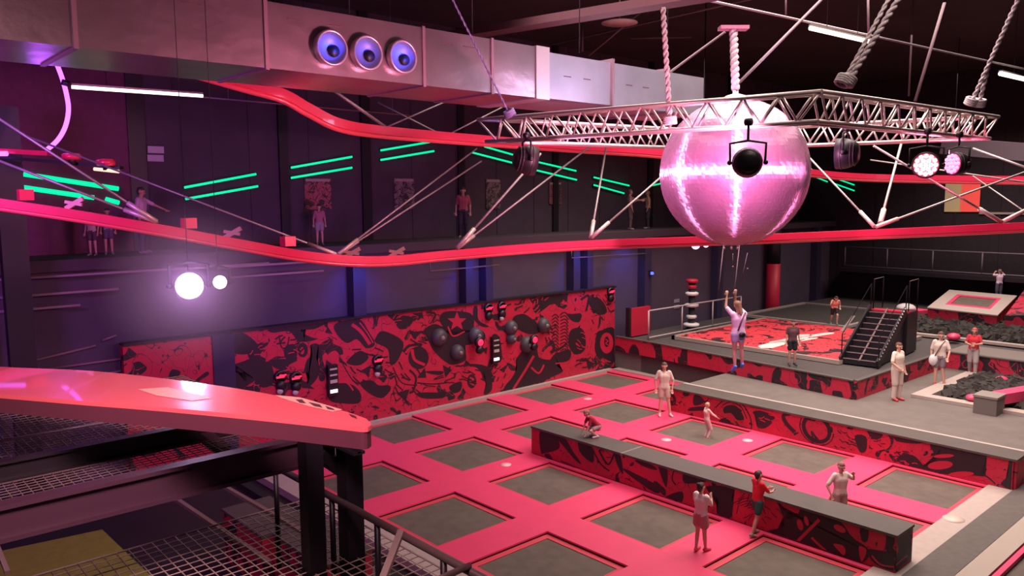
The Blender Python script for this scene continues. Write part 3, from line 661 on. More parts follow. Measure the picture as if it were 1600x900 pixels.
# ================================================================= MEZZANINE WALL
leds = [(37,272,185,295),(37,293,147,309),(165,311,186,317),(288,293,400,272),(290,311,403,291),(455,262,550,245),(455,278,550,262),(595,235,677,221),(595,250,678,236),
        (757,229,806,243),(737,238,807,256),(840,253,900,267),(838,266,901,281),(928,277,983,290),(928,289,975,302),(1018,290,1032,287),(1265,263,1286,273),(1270,275,1293,284),(1312,281,1335,289),(1304,287,1335,298)]
names = ['upper strip of the leftmost pair, thick', 'lower strip of the leftmost pair, thick', 'short stub under the leftmost pair', 'upper strip of the pair above the left walker, rising right', 'lower strip of the pair above the left walker, rising right',
 'upper strip of the second rising pair', 'lower strip of the second rising pair', 'upper strip of the third rising pair, by the red beam', 'lower strip of the third rising pair, by the red beam',
 'upper strip of the falling pair left of the black lamp', 'lower strip of the falling pair left of the black lamp', 'upper strip of the falling pair right of the black lamp', 'lower strip of the falling pair right of the black lamp',
 'upper strip of the falling pair left of the mirror ball', 'lower strip of the falling pair left of the mirror ball', 'short stub touching the mirror ball on its left',
 'upper short strip right of the mirror ball', 'lower short strip right of the mirror ball', 'upper strip of the rightmost pair', 'lower strip of the rightmost pair']
for (u0,v0,u1,v1), nm in zip(leds, names):
    yy = UW-.12
    a, c = py(u0, v0, yy), py(u1, v1, yy)
    if a.x > RX-1.2:      # these hang on the right wall
        a, c = px(u0, v0, RX-.15), px(u1, v1, RX-.15)
    m_ = (a+c)/2; r = .034 if u0 > 200 else .062
    o = thing('led_strip', 'green glowing light strip, '+nm, 'light strip', m_, 0, 'green LED strips')
    MB().tube([a-m_, c-m_], r, 8).make('light_tube', M_green, o)
    bk = Vector((0, .06, 0)) if a.x < RX-1.2 else Vector((.08, 0, 0))
    MB().bar(a-m_+bk, c-m_+bk, .05, .10).make('backing', M_black, o)
posters = [(497,303,17,24,'poster with reddish blotches on the dark mezzanine wall, leftmost'), (632,303,14,24,'pale blotchy poster on dark mezzanine wall, below the third rising strips'),
           (771,303,11,23,'dim beige poster on dark mezzanine wall, left of the black lamp'), (868,302,10,17,'dim red poster on dark mezzanine wall, right of the black lamp')]
for k, (u, v, hw, hh, d) in enumerate(posters):
    p = py(u, v, UW-.05); t = (p-CAM).dot(_f)/FPX
    o = thing('poster', d, 'poster', p)
    W_, H_ = hw*t*1.35, hh*t
    MB().box(-W_, W_, 0, .02, -H_, H_).make('sheet', graffiti('poster%d' % k, 2.2, .5, base=[(.35,.09,.10),(.22,.17,.17),(.20,.15,.13),(.20,.07,.08)][k], ink=(.04,.025,.03), line=.03, seed=70+k), o)
    MB().box(-W_*.9, W_*.9, -.01, 0, H_*.8, H_*.97).make('heading_band', mat('band', (.35,.25,.26), .6), o)
p = py(244, 241, UW-.05); o = thing('wall_notice', 'two small white notices on the dark upper wall at left', 'sign', p)
MB().box(-.22, .22, 0, .02, .03, .22).make('sheet', mat('notice', (.45,.38,.45), .6), o); MB().box(-.24, .20, 0, .02, -.2, -.02).make('sheet', mat('notice', (.45,.38,.45), .6), o)
# lighter maroon wall section at far left, lit window on the right
struct(MB().box(-21, -7.4, UW-.06, UW, MZ, 13).make('wall_left_panel', mat('maroon', (.13, .03, .07), .8, noise=.1)))
for u0, u1, m_, d in [(1478, 1502, mat('ywin', (.4,.3,.15), .6, emit=(.60,.42,.22), es=.30), 'dim yellow lit panel high on the dark right wall'), (1502, 1530, mat('rwin', (.7,.05,.05), .6, emit=(.9,.10,.07), es=.55), 'red lit panel beside the yellow one on dark right wall')]:
    a, c = px(u0, 284, RX-.03), px(u1, 331, RX-.03)
    o = thing('light_box', d, 'light box', ((a.x+c.x)/2, (a.y+c.y)/2, (a.z+c.z)/2))
    hw, hh = abs(a.y-c.y)/2, abs(a.z-c.z)/2
    MB().box(-.03, 0, -hw, hw, -hh, hh).make('panel_face', m_, o); MB().box(0, .03, -hw-.04, hw+.04, -hh-.04, hh+.04).make('panel_frame', M_black, o)
a, c = px(1530, 333, RX-.04), px(1600, 336, RX-.04)
tag(MB().bar(a, (c.x, c.y-1, a.z), .06, .10).make('ledge_strip', mat('ledge', (.40,.30,.28), .6)), 'thin pale ledge strip high on the dark right wall', 'trim')

# ================================================================= DUCT
YF, YB, DB, DT = -9.24, -7.4, 9.0, 10.0
M_duct = mat('duct_foil', (.60, .47, .50), .30, .9, noise=.12, nscale=1.1, bump=.5)
D = thing('air_duct', 'big square silver air duct running under the ceiling', 'duct', (0,0,0))
segs = [(-20, -14.4), (-14.4, -11.6), (-11.6, -8.95), (-8.95, -6.0), (-6.0, -4.4), (-4.4, -3.2)]
for x0, x1 in segs: MB().box(x0+.01, x1-.01, YF, YB, DB, DT).make('duct_section', M_duct, D)
M_duct2 = mat('duct_foil_pale', (.52, .50, .60), .4, .75, noise=.1, nscale=1.3, bump=.3)
for x0, x1 in [(-2.9, -.9), (-.9, 1.1), (1.1, 2.6)]:
    MB().box(x0+.01, x1-.01, YF+.04, YB, DB+.02, DT-.06).make('duct_section', M_duct2, D)
MB().box(-3.25, -2.88, YF-.03, YB+.02, DB-.02, DT+.02).make('duct_collar', mat('collar', (.72,.62,.68), .4, .5), D)
for x0 in [q[0] for q in segs[1:]]+[-.9, 1.1]:
    MB().box(x0-.03, x0+.03, YF-.025, YB, DB-.025, DT+.02).make('joint_flange', mat('flange', (.40,.26,.32), .45, .6), D)
b = MB()
for x in (-13.6, -12.7, -10.8, -10.2, -8.6, -7.9, -5.6, -5.1, -2.4, -1.8, -.4, .2):
    b.box(x, x+.28, YF-.004, YF, DT-.22, DT-.20) if x < -3.2 else b.box(x, x+.22, YF+.034, YF+.04, DT-.5, DT-.48)
b.make('ink_print', mat('print', (.15,.08,.10), .7), D)
for x in (-13, -10.3, -7.5, -4.9, -2, 1): MB().tube([(x, YF-.03, DT+.02), (x, YF-.03, 13.2)], .012, 6).make('hanger_rod', M_black, D)
for u, v, d in [(513, 76, 'left'), (569, 84, 'middle'), (624, 90, 'right')]:
    p = py(u, v, YF); nz = thing('air_nozzle', 'round jet nozzle on the duct side, %s of three' % d, 'nozzle', (p.x, YF-.005, p.z), 0, 'jet nozzles on the duct')
    MB().lathe((0,0,0), (0,-1,0), [(0,.28),(.12,.29),(.14,.27),(.13,.25)], 28).make('nozzle_ring', mat('nozzle', (.62,.50,.60), .35, .7), nz)
    MB().lathe((0,0,0), (0,-1,0), [(.13,.25),(.07,.19),(.03,.12),(.02,0)], 28).make('nozzle_bowl', mat('bowl_blue_lit', (.20,.24,.50), .45, .2), nz)  # blue light on the bowl is tinted into its base colour
    MB().lathe((.07,-.02,-.04), (0,-1,0), [(0,.10),(.05,.095),(.05,.0)], 18).make('throat', M_black, nz)
    spot('blue_spot', (p.x+.42, YF-.6, p.z+.06), (p.x-.06, YF, p.z), 75 if d != 'middle' else 20, (.0, .07, 1), 36, .01, .35)
# second duct high on the right
tag(MB().bar(pd(1480, 228, 30), pd(1700, 245, 26), .8, .6).make('air_duct', mat('duct_grey', (.20,.17,.20), .5, .3)), 'dim grey duct at the right edge, behind the truss corner', 'duct')

# ================================================================= CEILING STEEL
tag(MB().bar(pd(700, 58, 21), pd(1130, -12, 16), .5, .18).make('roof_beam', mat('beam_red', (.11,.035,.05), .7)), 'dull red roof beam crossing above the silver duct', 'beam')
M_strut = mat('strut', (.15,.095,.11), .6, .2)
for k, (a, c, d1, d2, r, lab) in enumerate([((1283,0),(1154,130),17,15,.03,'above the mirror ball, rising right'), ((1133,50),(920,205),19,21,.03,'crossing in front of the silver duct end'),
    ((1483,-20),(1430,158),20,20,.04,'behind the truss, between two rope bundles'), ((1428,-20),(1420,150),24,24,.03,'vertical and dim, behind the truss'),
    ((1228,-20),(1228,23),17,17,.02,'short vertical at the top edge'), ((1356,-20),(1357,55),16,16,.025,'vertical, above the warm tube lamp'), ((1000,20),(920,87),24,25,.03,'dim, beside the roof beam'),
    ((910,40),(910,80),26,26,.04,'short and vertical, behind the duct'), ((985,60),(1080,58),28,28,.03,'dim and level, behind the white rope'), ((860,70),(1300,-30),28,22,.03,'long and dim, under the roof')]):
    A1, A2 = pd(*a, d1), pd(*c, d2)
    tag(MB().tube([A1, A2], r, 8).make('roof_strut', M_strut), 'thin grey roof strut, '+lab, 'strut', 'roof struts')
# lamp discs
p = pd(968, 32, 22); tag(MB().lathe(p, (0,0,-1), [(0,.1),(.05,.5),(.08,.5),(.08,0)], 20).tube([p, Vector((p.x,p.y,13.2))], .02, 6).make('dome_lamp', mat('dome_lamp', (.42,.25,.25), .5)), 'dim round ceiling lamp under the red roof beam', 'lamp')
# conduit with tube lamps (runs along the hall)
A1, A2 = pz(1085, -4, 11.2), pz(1620, 112, 11.2)
tag(MB().tube([A1, A2], .03, 8).make('conduit', mat('conduit', (.35,.30,.32), .4, .6)), 'long thin conduit carrying the warm tube lamps, top right', 'conduit')
def tube_lamp(a, c, z, label, r=.045, m=M_tube, power=60):
    A1, A2 = pz(*a, z), pz(*c, z); m_ = (A1+A2)/2
    o = thing('tube_lamp', label, 'lamp', m_, 0)
    MB().tube([A1-m_, A2-m_], r, 10).make('light_tube', m, o)
    up = Vector((0,0,r+.02)); MB().bar(A1-m_+up, A2-m_+up, r*1.6, .04).make('batten', M_steel, o)
    for s_ in (.25, .75):
        q = (A1-m_).lerp(A2-m_, s_); MB().tube([q+up, Vector((q.x, q.y, 13.2-m_.z))], .008, 6).make('hanger_wire', M_black, o)
    return o
tube_lamp((1266, 44), (1362, 66), 11.0, 'warm white tube lamp above the truss, nearer of two', .05)
tube_lamp((1563, 115), (1640, 133), 11.0, 'warm white tube lamp cut by right edge of view', .07)
tube_lamp((112, 136), (317, 150), 9.3, 'long white tube lamp under the duct at far left', .035)
for (a, c, d) in [((1478,231),(1502,233),'left'), ((1587,237),(1610,239),'right')]:
    A1, A2 = pd(*a, 32), pd(*c, 32)
    m_ = (A1+A2)/2; o = thing('tube_lamp', 'small far white lamp under the right duct, '+d+' one', 'lamp', m_)
    MB().tube([A1-m_, A2-m_], .07, 8).make('light_tube', M_tube, o); MB().tube([Vector((0,0,.1)), Vector((0,0,13.2-m_.z))], .012, 6).make('hanger_wire', M_black, o); MB().bar(A1-m_+Vector((0,0,.09)), A2-m_+Vector((0,0,.09)), .1, .05).make('batten', M_black, o)
for (a, c, d) in [((470,152),(620,166),'near the upper red track')]: pass
# faint service pipe behind left tube lamp
A1, A2 = pz(318, 152, 9.3), pz(640, 180, 9.3)
tag(MB().tube([A1, A2], .02, 8).tube([A1.lerp(A2,.1), A1.lerp(A2,.1)+Vector((0,0,3.9))], .006, 5).tube([A1.lerp(A2,.9), A1.lerp(A2,.9)+Vector((0,0,3.9))], .006, 5).make('service_pipe', mat('pipe', (.25,.15,.2), .5, .5)), 'thin grey pipe continuing right from the long tube lamp', 'pipe')

# ================================================================= RED RIDE TRACK
def track(pts, name, label, w=.11, h=.20):
    P = spline(pts, 14); o = thing(name, label, 'ride track', P[0].copy())
    l = [p-P[0] for p in P]
    b = MB(); rings = []
    prof = [(-w/2, h/2), (w/2, h/2), (w/2, -h*.18), (-w/2, -h*.18)]
    for i, p in enumerate(l):
        t = (l[min(i+1, len(l)-1)]-l[max(i-1, 0)]).normalized(); s_ = t.cross(Vector((0,0,1))).normalized(); u_ = s_.cross(t)
        rings.append([b.b.verts.new(p+s_*x+u_*y) for x, y in prof])
    for A_, B2 in zip(rings, rings[1:]):
        for k in range(4): b._f([A_[k], A_[(k+1) % 4], B2[(k+1) % 4], B2[k]])
    b._f(rings[0]); b._f(rings[-1][::-1])
    b.make('track_web', M_railred, o)
    MB().tube([p-Vector((0,0,h*.33)) for p in l], h*.20, 10).make('running_tube', M_railhi, o)
    return o, P
lowpts = [pd(-80, 308, 12.2), pd(0, 320, 12.5), pd(120, 338, 12.8), pd(250, 360, 13.1), pd(380, 384, 13.6), pd(470, 400, 14.0), pd(550, 408, 14.5), pd(620, 407, 15.0), pd(713, 398, 15.6), pd(900, 384, 16.6), pd(1150, 375, 17.0), pd(1367, 366, 16.4), pd(1565, 357, 15.6), pd(1700, 349, 15.0)]
T1, TP = track(lowpts, 'ride_track', 'long red overhead ride rail curving across the hall, rider hangs from it')
T2, TP2 = track([pd(300, 110, 14.2), pd(380, 133, 14.6), pd(440, 150, 15), pd(480, 172, 15.4), pd(530, 196, 16), pd(600, 207, 17), pd(740, 219, 19), pd(900, 231, 21), pd(1035, 241, 23), pd(1200, 262, 25), pd(1340, 277, 27), pd(1600, 282, 24), pd(1720, 283, 22)], 'ride_track', 'upper red ride rail coming from behind the duct and passing behind the ball', .13, .26)
# brackets on the lower rail
for u, v, d, k in [(115, 320, 12.8, 0), (295, 352, 13.25, 1), (362, 366, 13.5, 0), (450, 380, 13.9, 1), (549, 397, 14.5, 0), (619, 396, 15.0, 0), (40, 308, 12.6, 1)]:
    p = pd(u, v, d)-TP[0]
    if k: MB().box(p.x-.10, p.x+.10, p.y-.10, p.y+.10, p.z-.05, p.z+.12).make('bracket', M_railred, T1)
    else: MB().bar(p+Vector((-.09,.09,-.06)), p+Vector((.12,-.10,.10)), .06, .07).bar(p+Vector((-.10,.08,.05)), p+Vector((.10,-.10,.0)), .04, .05).make('clamp', mat('clamp', (.55,.32,.26), .5, .5), T1)
# stay rods: each anchor carries two rods up into the roof
def rod(a, da, c, dc, label, r=.022, sleeve=True):
    A1, A2 = pd(*a, da), pd(*c, dc); o = thing('stay_rod', 'slim steel stay rod '+label, 'rod', A1, 0, 'stay rods of the ride rails')
    MB().tube([(0,0,0), A2-A1], r, 8).make('rod', M_steel, o)
    if sleeve:
        d_ = (A2-A1).normalized(); MB().tube([d_*.02, d_*.55], r*1.9, 8).make('turnbuckle', mat('buckle', (.62,.50,.44), .45, .5), o)
rod((247,348), 13.1, (-40,160), 12, 'rising left from the rail at the left, upper one')
rod((247,348), 13.1, (-40,236), 12.4, 'rising left from the rail at the left, lower one')
rod((527,398), 14.3, (40,212), 14, 'rising left from the rail bend', .018)
rod((527,398), 14.3, (745,232), 17.2, 'rising right from the rail bend, upper one', .018)
rod((527,398), 14.3, (752,252), 17.6, 'rising right from the rail bend, lower one', .018)
rod((713,389), 15.5, (845,240), 16.2, 'rising to the black lamp', .026)
rod((713,389), 15.5, (940,215), 19, 'rising right past the black lamp')
rod((923,372), 16.7, (948,225), 19, 'steep, from the rail middle', .024)
rod((923,372), 16.7, (1050,262), 17.4, 'rising right toward the mirror ball')
rod((1367,355), 16.4, (1235,215), 19, 'rising left behind the mirror ball')
rod((1367,355), 16.4, (1620,262), 17, 'rising right, from the rail right part')
rod((1375,350), 16.8, (1420,180), 20, 'steep and dim, behind the lit red lamp', .03)
rod((1565,347), 15.6, (1365,228), 15.2, 'rising left at right edge of the rail')
rod((1565,347), 15.6, (1660,300), 15.6, 'rising right at right edge of the rail')
rod((603,199), 17, (505,130), 15.8, 'bright, over the upper rail bend', .035, False)
rod((603,199), 17, (740,140), 19, 'rising right from the upper rail bend', .018, False)
rod((695,213), 18.4, (590,160), 18, 'rising left from the upper rail', .016, False)
rod((695,213), 18.4, (790,165), 19, 'short, rising right from the upper rail', .016, False)
rod((1600,330), 22, (1520,275), 24, 'dim, crossing before the red lit panel', .02, False)
rod((1360,250), 22, (1640,290), 20, 'dim, behind the two lit lamps', .02, False)
rod((1520,232), 18, (1640,275), 17, 'at right edge under the truss', .025, False)
# purple ring light with red pads at left
arc = [(88,98),(97,122),(104,148),(107,172),(102,198),(90,219),(72,235)]
P = spline([pd(u, v, 16) for u, v in arc], 6); o = thing('ring_light', 'glowing purple curved light tube hanging at upper left', 'light', P[0].copy())
MB().tube([p-P[0] for p in P], .045, 10).make('light_tube', M_purple, o)
q = pd(102, 130, 15.95)-P[0]; MB().tube([q+Vector((-.06,0,.02)), q+Vector((.07,0,-.01))], .06, 8).make('bracket', M_black, o)
point('purple_glow', pd(70, 190, 15.4), 18, (.45, .08, 1), .2)
o = thing('launch_bar', 'black bar with red pad strip and purple tube end at the left edge', 'bar', pd(-30, 243, 16))
l0 = Vector((0,0,0)); l1 = pd(190, 262, 16)-o.location
MB().bar(l0, l1, .15, .06).make('bar', M_black, o)
MB().bar(pd(-30, 234, 16)-o.location, pd(78, 240, 16)-o.location, .2, .09).make('red_pad', M_railred, o)
MB().tube([pd(-30, 240, 15.8)-o.location, pd(11, 240, 15.8)-o.location], .05, 8).make('light_tube', M_purple, o)
for u, v, d in [(112, 246, 'left, beside the purple tube'), (165, 255, 'right, over a small lit lamp')]:
    p = pd(u, v, 15.8); o = thing('round_pad', 'small round red pad above the green strips, '+d, 'pad', p)
    MB().lathe((0,0,-.05), (0,0,1), [(0,0),(0,.15),(.03,.18),(.10,.18),(.13,.14),(.13,0)], 20).make('cushion', M_railred, o); MB().lathe((0,0,-.14), (0,0,1), [(0,0),(0,.06),(.09,.06)], 12).make('stem', M_black, o)
A1, A2 = pd(147, 264, 15.8), pd(186, 268, 15.8)
tag(MB().tube([A1, A2], .035, 8).make('small_lamp', mat('amber', (.8,.7,.4), .5, emit=(1,.8,.45), es=1.0)), 'short pale yellow lamp under the right red pad', 'lamp')
A1, A2 = pd(0, 385, 20), pd(0, 0, 1)

# ================================================================= SQUARE LIGHTING TRUSS
zu, zl = 8.45, 8.05
CL, CN, CR, CF = Vector((-4.95, -9.45, 0)), Vector((-3.72, -15.5, 0)), Vector((2.36, -15.9, 0)), Vector((.95, -10.5, 0))
cen = (CL+CN+CR+CF)/4
TR = thing('lighting_truss', 'square aluminium lighting truss hung around the mirror ball', 'truss', (cen.x, cen.y, zl))
def truss_side(a, c):
    ca, cc = a.lerp(cen, .085), c.lerp(cen, .085); b = MB(); o_ = TR.location
    def W(p, z): return Vector((p.x, p.y, z))-o_
    for p, q in ((a, c), (ca, cc)):
        b.tube([W(p, zu), W(q, zu)], .032, 8)
    b.tube([W(a.lerp(cen, .03), zl), W(c.lerp(cen, .03), zl)], .032, 8); b.tube([W(a.lerp(cen, .11), zl), W(c.lerp(cen, .11), zl)], .032, 8)
    sec = b.make('truss_section', M_alu, TR)
    b = MB(); n = 11
    for k in range(n):
        t0, t1, tm = k/n, (k+1)/n, (k+.5)/n
        for P0, P1 in ((a, c),):
            b.tube([W(P0.lerp(P1, t0), zu), W(P0.lerp(cen,.03).lerp(P1.lerp(cen,.03), tm), zl)], .019, 6); b.tube([W(P0.lerp(cen,.03).lerp(P1.lerp(cen,.03), tm), zl), W(P0.lerp(P1, t1), zu)], .019, 6)
        i0, i1 = ca, cc; j0, j1 = a.lerp(cen,.11), c.lerp(cen,.11)
        b.tube([W(i0.lerp(i1, t0), zu), W(j0.lerp(j1, tm), zl)], .019, 6); b.tube([W(j0.lerp(j1, tm), zl), W(i0.lerp(i1, t1), zu)], .019, 6)
        b.tube([W(a.lerp(c, t0), zu), W(ca.lerp(cc, tm), zu)], .014, 6)
        b.tube([W(a.lerp(cen,.03).lerp(c.lerp(cen,.03), t0), zl), W(j0.lerp(j1, tm), zl)], .012, 6)
    b.make('bracing', M_alu, sec)
for a, c in ((CL, CN), (CN, CR), (CR, CF), (CF, CL)): truss_side(a, c)
# hanging ropes (each a twisted pair)
def rope(a, c, label, r=.035, knot=True, m=M_rope):
    a, c = Vector(a), Vector(c); d_ = c-a; L = d_.length; t = d_.normalized(); n1 = t.orthogonal().normalized(); n2 = t.cross(n1)
    o = thing('hanging_rope', label, 'rope', a, 0, 'ropes and chains of the truss'); b = MB(); tw = L/.22
    for ph in (0, PI):
        b.tube([t*L*k/60+(n1*math.cos(ph+2*PI*tw*k/60)+n2*math.sin(ph+2*PI*tw*k/60))*r*.6 for k in range(61)] if L < 2.6 else [t*L*k/140+(n1*math.cos(ph+2*PI*tw*k/140)+n2*math.sin(ph+2*PI*tw*k/140))*r*.6 for k in range(141)], r*.72, 6)
    b.make('strands', m, o)
    if knot:
        b = MB()
        for k in range(4): b.tube([n1*math.cos(x)*.09+n2*math.sin(x)*.09+t*(.03*k-.05)+Vector((0,0,.02)) for x in [2*PI*j/12 for j in range(12)]], .022, 6, True)
        b.make('sling_wrap', m, o)
    return o
tN = Vector((CN.x+.25, CN.y+.1, zu+.05))
f_l = lambda u, v, d: pd(u, v, d)
rope(px(826, 176, -4.4) if False else CL.lerp(CN, .12)+Vector((0,0,zu+.05)), pd(700, -15, 13.5), 'long thin dark chain rising left from truss corner, bluish knot', .016, True, mat('blue_rope', (.25,.22,.45), .6))
rope(pd(1047, 190, 12.6), pd(1036, 12, 12.4), 'thick white twisted rope, left of the mirror ball', .036)
rope(pd(1325, 128, 10.7), pd(1412, -15, 10.6), 'dark twisted rope bundle above nearest truss corner, right strand', .035)
rope(pd(1318, 128, 10.7), pd(1396, -15, 10.7), 'pale twisted rope above nearest truss corner, left strand', .024)
rope(pd(1518, 160, 13.6), pd(1597, -15, 12.6), 'pale twisted rope above the right truss corner, left strand', .030)
rope(pd(1530, 162, 13.6), pd(1545, 100, 13.3), 'short dark rope above the right truss corner, right strand', .030)

# ================================================================= MIRROR BALL
bc = Vector((-2.12, -13.11, 7.42)); BR = 1.285
o = thing('mirror_ball', 'huge pink-lit mirror ball hanging inside the square truss', 'mirror ball', bc)
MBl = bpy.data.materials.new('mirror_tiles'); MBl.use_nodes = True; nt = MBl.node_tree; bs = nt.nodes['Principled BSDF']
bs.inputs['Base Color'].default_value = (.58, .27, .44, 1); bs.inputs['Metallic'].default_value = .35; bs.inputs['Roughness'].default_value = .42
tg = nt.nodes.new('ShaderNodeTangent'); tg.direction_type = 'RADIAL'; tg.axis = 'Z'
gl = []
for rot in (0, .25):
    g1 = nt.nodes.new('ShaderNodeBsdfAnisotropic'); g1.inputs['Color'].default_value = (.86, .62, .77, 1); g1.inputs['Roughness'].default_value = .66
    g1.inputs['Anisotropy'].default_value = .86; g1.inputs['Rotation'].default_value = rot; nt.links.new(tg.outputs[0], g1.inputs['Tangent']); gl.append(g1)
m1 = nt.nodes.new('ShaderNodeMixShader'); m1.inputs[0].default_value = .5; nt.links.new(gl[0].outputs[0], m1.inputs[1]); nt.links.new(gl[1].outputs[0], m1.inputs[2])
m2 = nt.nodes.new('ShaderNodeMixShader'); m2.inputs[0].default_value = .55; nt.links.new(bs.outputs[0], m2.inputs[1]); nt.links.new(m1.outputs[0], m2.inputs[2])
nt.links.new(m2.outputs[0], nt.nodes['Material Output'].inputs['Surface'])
b = MB(); nlon, nlat = 120, 60
rings = []
for i in range(nlat+1):
    th = PI*i/nlat
    if i in (0, nlat): rings.append([b.b.verts.new((0, 0, BR*math.cos(th)))])
    else: rings.append([b.b.verts.new((BR*math.sin(th)*math.cos(2*PI*k/nlon), BR*math.sin(th)*math.sin(2*PI*k/nlon), BR*math.cos(th))) for k in range(nlon)])
rnd = random.Random(3)
for A_, B2 in zip(rings, rings[1:]):
    for k in range(nlon):
        q = []
        for v in (A_[k % len(A_)], B2[k % len(B2)], B2[(k+1) % len(B2)], A_[(k+1) % len(A_)]):
            if v not in q: q.append(v)
        f = b.b.faces.new(q); f.material_index = 0
# small random tilt of each tile through the normals: inset tiles and dark grout
ins = bmesh.ops.inset_individual(b.b, faces=b.b.faces[:], thickness=.0065, depth=.0)
for f in ins['faces']: f.material_index = 1
for f in b.b.faces:
    if f.material_index == 0:
        n0 = f.normal.copy()
        for v in f.verts: v.co += n0*rnd.uniform(-.0022, .0022)
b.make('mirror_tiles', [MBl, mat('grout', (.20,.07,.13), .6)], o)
MB().lathe((0,0,BR-.02), (0,0,1), [(0,.20),(.06,.18),(.10,.05),(.16,.05),(.16,0)], 20).make('hanging_cap', M_alu, o)
rope(bc+Vector((0,0,BR+.15)), pd(1146, 44, 14.1), 'stout twisted rope holding up the mirror ball', .06, False)
p = pd(1146, 44, 14.1); tag(MB().obox(p, _r*.25, Vector((_f.x,_f.y,0))*.12, (0,0,.03)).make('hanging_plate', mat('plate', (.5,.2,.3), .5, .3)), 'flat bar holding the mirror ball rope at its top', 'bracket')
# lights on the ball: beams from the truss lamps
spot('ball_spot', pd(1168, 254, 11.45), bc, 760, (1, .36, .68), 120, .10, .4)
spot('ball_spot', CL+Vector((-.3,-.6,7.5)), bc, 900, (1, .45, .80), 50, .06, .5)
spot('ball_spot', CR+Vector((-.6,-.3,7.5)), bc, 850, (1, .28, .55), 50, .06, .5)
spot('truss_spot', CR+Vector((-.4,-.5,7.2)), CF.lerp(CR, .5)+Vector((0,0,8.2)), 240, (1, .14, .30), 90, .06, .5)
spot('truss_spot', CL+Vector((.2,-.9,7.3)), CF.lerp(CL, .45)+Vector((0,0,8.2)), 300, (1, .40, .60), 80, .06, .5)
spot('truss_blue', CL+Vector((-.9,-.9,7.6)), CL+Vector((0,0,8.2)), 25, (.1, .15, 1), 40, .04, .5)

# ================================================================= STAGE LAMPS
def par(p, target, label, lit=None, r=.21, yoke_to=None, depth=.34, leds_=0):
    """round stage lamp: can, fins, yoke, clamp; the front looks at target"""
    p = Vector(p); d_ = (Vector(target)-p).normalized(); s_ = d_.cross(Vector((0,0,1))).normalized(); u_ = s_.cross(d_)
    o = thing('stage_lamp', label, 'stage lamp', p)
    MB().lathe((0,0,0), d_, [(-depth*.6,0),(-depth*.6,r*.45),(-depth*.5,r*.7),(-depth*.2,r*.92),(0,r),(depth*.4,r),(depth*.4,r*.9),(depth*.36,r*.9),(depth*.36,0)], 24).make('lamp_can', M_black, o)
    b = MB()
    for k in range(5): b.lathe(d_*(-depth*.42+k*depth*.14), d_, [(0,r*.6),(0,r*(.84+.05*k)),(.012,r*(.84+.05*k)),(.012,r*.6)], 24)
    b.make('cooling_fin', mat('fin', (.05,.035,.04), .5), o)
    b = MB(); b.tube([s_*(r+.03), s_*(r+.04)+Vector((0,0,r+.06)), Vector((0,0,r+.10)), -s_*(r+.04)+Vector((0,0,r+.06)), -s_*(r+.03)], .019, 6)
    b.ball(s_*(r+.04), .035, n=8, m=6); b.ball(-s_*(r+.04), .035, n=8, m=6); b.make('yoke', M_black, o)
    if yoke_to is not None:
        q = Vector(yoke_to)-p; MB().tube([Vector((0,0,r+.09)), q-Vector((0,0,.03))], .018, 6).lathe(q-Vector((0,.04,0)), (0,1,0), [(0,0),(0,.055),(.08,.055),(.08,0)], 12).make('clamp', M_black, o)
    if lit:
        if leds_:
            b = MB(); c0 = d_*depth*.38
            b.lathe(c0+d_*.01, d_, [(0,.035),(.02,.03),(.025,0)], 8)
            for rr, nn in ((r*.36, 6), (r*.70, 12)):
                for k in range(nn): b.lathe(c0+d_*.01+(s_*math.cos(2*PI*k/nn)+u_*math.sin(2*PI*k/nn))*rr, d_, [(0,.036),(.02,.03),(.025,0)], 8)
            b.make('led_lens', lit, o)
            MB().lathe(d_*depth*.37, d_, [(0,r*.88),(.006,r*.88),(.006,0)], 20).make('face_plate', mat('hotface', (.8,.2,.2), .4, emit=(1,.02,.07), es=2.6), o)
        else: MB().lathe(d_*depth*.37, d_, [(0,r*.88),(.03,r*.8),(.05,0)], 24).make('lens', lit, o)
    return o
trN = lambda t, z=zl: CL.lerp(cen,.03).lerp(CN.lerp(cen,.03), t)+Vector((0,0,z))
t1 = .79
p = pd(1168, 254, 11.2)
par(p, bc, 'black round stage lamp seen from behind in front of the mirror ball', None, .205, (p.x, p.y, zl-.02), .3)
p = pd(823, 250, 13.6); par(p, p+Vector((.9,-.5,-.15)), 'black stage lamp hanging from left truss corner, seen from the side', None, .25, (p.x, p.y, zl), .38)
p = pd(1321, 240, 12.6); par(p, p+Vector((-.3,1,0)), 'dark stage lamp hanging below truss right of the mirror ball, unlit', None, .24, (p.x, p.y, zl), .34)
p = pd(1447, 258, 13.2); par(p, p+(CAM-p)*.5+Vector((-.8,0,0)), 'lit stage lamp glowing red-white below the right truss', M_pinkglow, .21, (p.x, p.y, zl), .3, 1)
p = pd(1497, 256, 14.0); par(p, p+(CAM-p).normalized()*.30-_r*.9, 'narrow lit stage lamp turned sideways at right, magenta top', mat('magglow', (1,.4,.8), .5, emit=(1,.15,.5), es=3), .2, (p.x, p.y, zl), .3, 1)
def stand(p, label):
    return tag(MB().tube([p+Vector((0,.02,.16)), Vector((p.x, p.y+.02, 13.2))], .004, 6).make('hanging_cable', M_black), label, 'cable')
p = pd(296, 446, 8.5); par(p, CAM+Vector((0,0,-.5)), 'big bright white-violet stage lamp glowing at left', M_glow, .155, None, .2)
stand(p, 'thin black cable above the big bright lamp at left')
gp = p.copy(); point('violet_lamp_glow', p+(CAM-p).normalized()*.22, 16, (.80, .42, 1), .12)
p2 = pd(342, 441, 9.2); par(p2, CAM+Vector((2.2,0,0)), 'smaller bright stage lamp just right of the big one', M_glow, .085, None, .14)
stand(p2, 'thin black cable above the smaller bright lamp')
